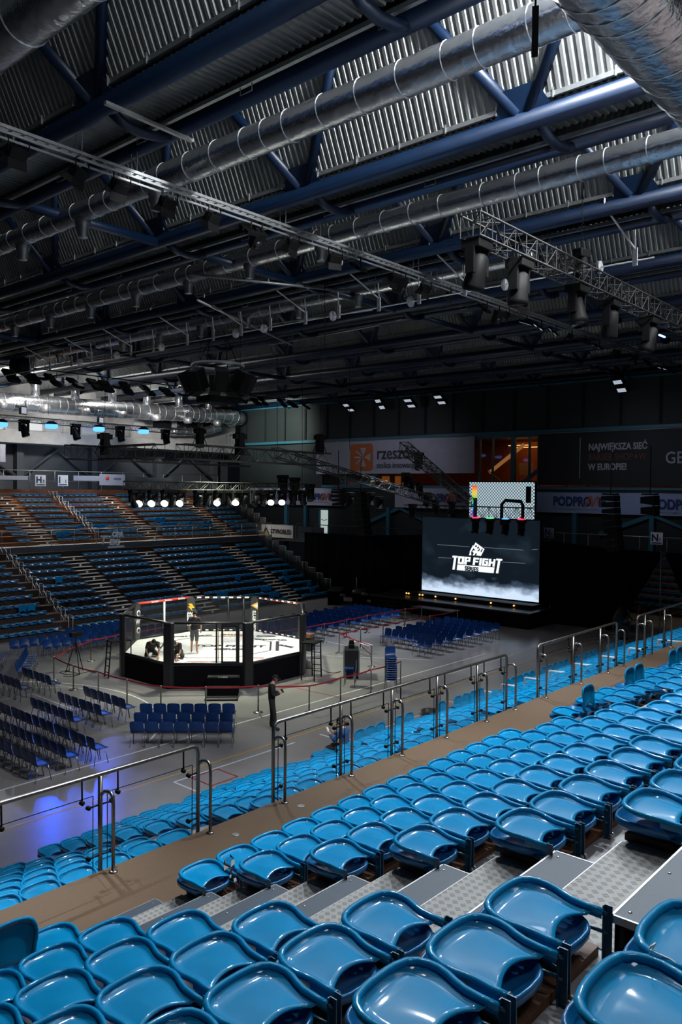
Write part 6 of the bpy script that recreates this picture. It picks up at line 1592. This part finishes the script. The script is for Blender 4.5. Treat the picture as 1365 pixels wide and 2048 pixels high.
# ================================================================== people
def skin_mesh(joints, edges, root, sub=1):
    """joints: name -> (pos, (rx, ry)); returns evaluated mesh data"""
    names = list(joints); names.remove(root); names.insert(0, root); idx = {n: i for i, n in enumerate(names)}
    me = bpy.data.meshes.new('t'); me.from_pydata([tuple(joints[n][0]) for n in names], [(idx[a], idx[b]) for a, b in edges], []); me.update()
    o = bpy.data.objects.new('t', me); COL.objects.link(o)
    o.modifiers.new('s', 'SKIN'); sv = me.skin_vertices[0].data
    for n in names:
        r = joints[n][1]; sv[idx[n]].radius = r if isinstance(r, tuple) else (r, r); sv[idx[n]].use_root = (n == root)
    m = o.modifiers.new('u', 'SUBSURF'); m.levels = m.render_levels = sub
    return o
def bake(o):
    dg = bpy.context.evaluated_depsgraph_get(); dg.update(); me = bpy.data.meshes.new_from_object(o.evaluated_get(dg)); return me
def person(label, loc, rz, J, clothes, hair, face_dir=(0, 1, 0), cap=False, sc=1.0):
    """J: joints (y forward). clothes: list of (name, material, joint scale, edges, bare)"""
    e = empty('person', loc, rz, label, 'person'); 
    E_ = [('pelvis','spine'),('spine','chest'),('chest','neck'),('neck','head0')]
    for s in 'LR': E_ += [('chest','sh'+s),('sh'+s,'el'+s),('el'+s,'wr'+s),('pelvis','hip'+s),('hip'+s,'kn'+s),('kn'+s,'an'+s),('an'+s,'toe'+s)]
    Rr = {'pelvis': (.13,.11), 'spine': (.12,.10), 'chest': (.15,.11), 'neck': (.055,.055), 'head0': (.06,.06)}
    for s in 'LR': Rr.update({'sh'+s: .062, 'el'+s: .042, 'wr'+s: .028, 'hip'+s: .088, 'kn'+s: .058, 'an'+s: .040, 'toe'+s: (.042,.028)})
    jt = {k: (Vector(J[k]), Rr[k]) for k in Rr}
    sk_ = skin_mesh(jt, E_, 'pelvis'); parts = [bake(sk_)]; bpy.data.objects.remove(sk_)
    # head with face, ears
    H0 = Vector(J['head']); fd = Vector(J.get('face', (0, 1, 0))).normalized(); up = Vector(J.get('headup', (0, 0, 1))).normalized(); rt = fd.cross(up).normalized(); up = rt.cross(fd)
    bm = bmesh.new(); bmesh.ops.create_uvsphere(bm, u_segments=24, v_segments=18, radius=1)
    for v in bm.verts:
        x, y, z = v.co; w = .078*(1-.18*max(0, -z)); d_ = .098; h_ = .118
        yy = y*d_*(1-.12*max(0, -z)); xx = x*w
        if y > .75 and abs(x) < .25 and -.25 < z < .1: yy += .016
        if y > .7 and abs(abs(x)-.38) < .15 and 0 < z < .25: yy -= .008
        v.co = H0+rt*xx+fd*yy+up*z*h_
    me = bpy.data.meshes.new('h'); bm.to_mesh(me); bm.free(); parts.append(me)
    hb = MB()
    hb.lathe([(.004, -.02), (.014, .0), (.004, .022)], H0+fd*.103-up*.012, 8, axis=up*1.0+fd*.4)          # nose
    for s in (-1, 1): hb.lathe([(.006, -.03), (.018, -.01), (.018, .012), (.006, .03)], H0+rt*s*.080-fd*.005, 8, axis=up)   # ears
    hb.tube([H0+fd*.088+rt*-.024-up*.055, H0+fd*.096-up*.056, H0+fd*.088+rt*.024-up*.055], .006, 6)
    # hands: palm, four fingers and a thumb
    for s in 'LR':
        w = Vector(J['wr'+s]); el = Vector(J['el'+s]); d = (w-el).normalized(); sd = 1 if s == 'R' else -1
        hd = Vector(J.get('hand'+s, d)).normalized(); side = hd.cross(Vector((0, 1, 0) if abs(hd.y) < .8 else (0, 0, 1))).normalized(); nrm = hd.cross(side)
        curl = J.get('curl'+s, .35)
        hb.tube([w-hd*.01, w+hd*.03, w+hd*.085], [.026, .034, .030], 8)
        for f, (off, ln) in enumerate(((-.027, .068), (-.009, .078), (.009, .072), (.026, .056))):
            b0 = w+hd*.075+side*off; d1_ = (hd+nrm*curl*.6).normalized(); d2_ = (hd+nrm*curl*2).normalized(); d3_ = (hd+nrm*curl*3.5).normalized()
            hb.tube([b0, b0+d1_*ln*.45, b0+d1_*ln*.45+d2_*ln*.32, b0+d1_*ln*.45+d2_*ln*.32+d3_*ln*.25], [.0098, .0092, .0085, .007], 6)
        t0 = w+hd*.03+side*(-.028*1); td = (hd*.6-side*.8+nrm*.3).normalized(); hb.tube([t0, t0+td*.035, t0+(td+hd*.6).normalized()*.062], [.012, .011, .008], 6)
    parts.append(hb.mesh('hh'))
    bm = bmesh.new()
    for m in parts: bm.from_mesh(m)
    me = bpy.data.meshes.new('body'); bm.to_mesh(me); bm.free()
    o = bpy.data.objects.new('body', me); COL.objects.link(o); rm = o.modifiers.new('r', 'REMESH'); rm.mode = 'VOXEL'; rm.voxel_size = .0095; rm.use_smooth_shade = True
    sm_ = o.modifiers.new('s', 'SMOOTH'); sm_.factor = .5; sm_.iterations = 2
    me2 = bake(o); bpy.data.objects.remove(o); me2.materials.clear(); me2.materials.append(MT_['skin'])
    body = bpy.data.objects.new('body', me2); COL.objects.link(body); body.parent = e
    for p_ in me2.polygons: p_.use_smooth = True
    sleeve, leg, top, bottom, shoes = clothes
    segs = []
    def sg(kind, a, c, r): segs.append((kind, Vector(J[a]), Vector(J[c]), r))
    sg('low', 'pelvis', 'spine', .11); sg('torso', 'spine', 'chest', .12); sg('neck', 'chest', 'neck', .07); sg('head', 'neck', 'head', .09)
    for q in 'LR':
        sg('torso', 'chest', 'sh'+q, .08); sg('arm', 'sh'+q, 'el'+q, .05); sg('fore', 'el'+q, 'wr'+q, .035)
        sg('hips', 'pelvis', 'hip'+q, .10); sg('thigh', 'hip'+q, 'kn'+q, .07); sg('shin', 'kn'+q, 'an'+q, .05); sg('foot', 'an'+q, 'toe'+q, .04)
        w_ = Vector(J['wr'+q]); segs.append(('hand', w_, w_+Vector(J.get('hand'+q, w_-Vector(J['el'+q]))).normalized()*.15, .03))
    def classify(c):
        best = None
        for kind, a, b_, r in segs:
            ab = b_-a; t = max(0, min(1, (c-a).dot(ab)/ab.length_squared)); d = (c-a-ab*t).length-r
            if best is None or d < best[0]: best = (d, kind, t)
        return best[1], best[2]
    cls = [classify(p_.center) for p_ in me2.polygons]
    def in_shirt(k, t): return k == 'torso' or (k == 'low' and t > .15) or (k == 'neck' and t < .72) or (k == 'arm' and t <= sleeve) or (k == 'fore' and t <= sleeve-1) or (k == 'hips' and False)
    def in_leg(k, t): return k == 'hips' or (k == 'low' and t < .5) or (k == 'thigh' and t <= leg) or (k == 'shin' and t <= leg-1)
    sets = [('shirt', top, in_shirt, .020), ('trousers' if leg > 1 else 'shorts', bottom, in_leg, .016)]
    if shoes: sets.append(('shoes', shoes, lambda k, t: k == 'foot' or (k == 'shin' and t > .93), .014))
    for nm, mm, fn, th in sets:
        bm = bmesh.new(); bm.from_mesh(me2); bm.normal_update(); bm.faces.ensure_lookup_table()
        kill = [f for f, (k, t) in zip(bm.faces, cls) if not fn(k, t)]
        offs = [(v, v.normal.copy()) for v in bm.verts]
        for v, n_ in offs: v.co += n_*th
        bmesh.ops.delete(bm, geom=kill, context='FACES')
        m_ = bpy.data.meshes.new(nm); bm.to_mesh(m_); bm.free(); m_.materials.clear(); m_.materials.append(MT_[mm])
        for p_ in m_.polygons: p_.use_smooth = True
        c_ = bpy.data.objects.new(nm, m_); COL.objects.link(c_); c_.parent = e
    # hair or cap
    bm = bmesh.new(); bmesh.ops.create_uvsphere(bm, u_segments=20, v_segments=14, radius=1)
    for v in bm.verts:
        x, y, z = v.co
        lim = .05 if y > .3 else -.45
        zz = max(z, lim); v.co = H0+rt*x*.085-fd*.004+fd*y*.104+up*zz*.126
    me = bpy.data.meshes.new('hair'); bm.to_mesh(me); bm.free(); me.materials.append(MT_['clothblack' if cap else 'hair'])
    for p_ in me.polygons: p_.use_smooth = True
    c_ = bpy.data.objects.new('cap' if cap else 'hair', me); COL.objects.link(c_); c_.parent = e
    if cap: MB().obox(H0+fd*.13*(-1 if cap == 'back' else 1)+up*.035, rt*.06, fd*.05, up*.006).build('cap_peak', 'clothblack', c_)
    return e
def lerp(a, b, t): return tuple(Vector(a).lerp(Vector(b), t))
def dress(J, sleeve, leg, top, bottom, shoes): return (sleeve, leg, top, bottom, shoes)
# standing, bent over a phone
def stand(h=1.0):
    J = {'pelvis': (0,0,.95), 'spine': (0,-.01,1.12), 'chest': (0,.0,1.36), 'neck': (0,.03,1.52), 'head0': (0,.05,1.58), 'head': (0,.075,1.66)}
    for s, k in (('L', -1), ('R', 1)): J.update({'sh'+s: (k*.185,0,1.43), 'el'+s: (k*.23,-.03,1.14), 'wr'+s: (k*.22,.08,.90), 'hip'+s: (k*.095,0,.90), 'kn'+s: (k*.10,.02,.50), 'an'+s: (k*.11,-.02,.085), 'toe'+s: (k*.125,.13,.04)})
    return J
J = stand(); J.update({'elR': (.235,.02,1.15), 'wrR': (.10,.24,1.18), 'elL': (-.235,.02,1.15), 'wrL': (-.08,.23,1.17), 'head': (0,.10,1.645), 'head0': (0,.06,1.57), 'face': (0,1,-.45), 'headup': (0,.4,1), 'handR': (-.5,.7,.2), 'handL': (.5,.7,.2), 'curlL': .6, 'curlR': .6, 'anR': (.13,.10,.085), 'toeR': (.18,.24,.04), 'knR': (.12,.08,.50)})
person('person in black standing by the railing line, looking down at a phone', (17.63, 18.40, 0), -2.3, J, dress(J, 1.95, 1.97, 'clothblack', 'clothblack', 'clothblack'), 'hair', cap='front')
o = MB().box(-.035, .035, -.006, .006, -.07, .07, Matrix.Rotation(-.9, 4, 'X')).build('mobile_phone', 'black'); R = Matrix.Translation((17.63, 18.40, 0)) @ rotm(-2.3); o.location = R @ Vector((.01, .33, 1.24)); tag(o, 'dark mobile phone held by the person in black', 'phone')
# man in the cage, seen from behind
J = stand(); J.update({'knL': (-.11,.06,.50), 'anL': (-.12,.02,.085), 'toeL': (-.15,.16,.04), 'knR': (.10,-.02,.50), 'anR': (.12,-.10,.085), 'toeR': (.15,.04,.035), 'elR': (.27,.03,1.15), 'wrR': (.24,.16,.93), 'elL': (-.26,.03,1.16), 'wrL': (-.22,.18,.98)})
pc_ = at_z(389, 1306, ZM)
person('person in black shirt, patterned shorts and cap standing in the cage, back turned', (pc_.x, pc_.y, ZM), -.85, J, dress(J, .72, .98, 'clothblack', 'clothgrey', None), 'hair', cap='back')
# crouching figures working on the mat
def crouch(k=1):
    J = {'pelvis': (0,-.22,.26), 'spine': (0,-.10,.42), 'chest': (0,.14,.58), 'neck': (0,.28,.66), 'head0': (0,.33,.69), 'head': (0,.40,.70), 'face': (0,.7,-.75), 'headup': (0,.7,.7)}
    for s, q in (('L', -1), ('R', 1)): J.update({'sh'+s: (q*.18,.17,.60), 'el'+s: (q*.24,.34,.36), 'wr'+s: (q*.14,.50,.10), 'hip'+s: (q*.11,-.20,.24), 'kn'+s: (q*.24,.12,.10), 'an'+s: (q*.16,-.30,.08), 'toe'+s: (q*.15,-.44,.04), 'hand'+s: (-q*.1,.6,-.5)})
    return J
J = crouch(); J.update({'elR': (.27,.22,.34), 'wrR': (.18,.42,.07)}); p = at_z(309, 1319, ZM)+Vector((.16, .42, 0))
person('person in black crouching on the mat left of the cage post, hands on the floor', (p.x, p.y, ZM), 2.75, J, dress(J, .75, 1.9, 'clothblack', 'clothblack', 'plastic_grey'), 'hair')
J = crouch(); p = at_z(349, 1323, ZM)+Vector((.40, .36, 0))
person('person in black bending over behind the cage post, mostly the back showing', (p.x, p.y, ZM), 2.2, J, dress(J, .75, 1.9, 'clothblack', 'clothblack', 'plastic_grey'), 'hair')
# person sitting in the front row, blue sweatshirt
J = {'pelvis': (0,0,.12), 'spine': (0,-.06,.30), 'chest': (0,-.02,.54), 'neck': (0,.05,.70), 'head0': (0,.08,.76), 'head': (0,.12,.83), 'face': (0,1,-.5), 'headup': (0,.4,1)}
for s, q in (('L', -1), ('R', 1)): J.update({'sh'+s: (q*.19,-.01,.60), 'el'+s: (q*.25,.16,.36), 'wr'+s: (q*.10,.36,.46), 'hip'+s: (q*.10,.02,.10), 'kn'+s: (q*.14,.44,.12), 'an'+s: (q*.13,.46,-.30), 'toe'+s: (q*.13,.60,-.345), 'hand'+s: (-q*.3,.5,.5), 'curl'+s: .6})
ps = at_y(693, 1530, 14.15)
person('person in a blue sweatshirt sitting in the lowest row, looking at a phone', (ps.x, 14.25, Q(8)+.10), .25, J, dress(J, 1.92, 1.95, 'clothblue', 'clothblack', 'clothblack'), 'hair')
o = MB().box(-.035, .035, -.005, .005, -.07, .07, Matrix.Rotation(-.6, 4, 'X')).build('mobile_phone', 'paper'); o.location = (ps.x-.13, 14.72, Q(8)+.66); tag(o, 'bright phone screen in the hands of the seated person', 'phone')
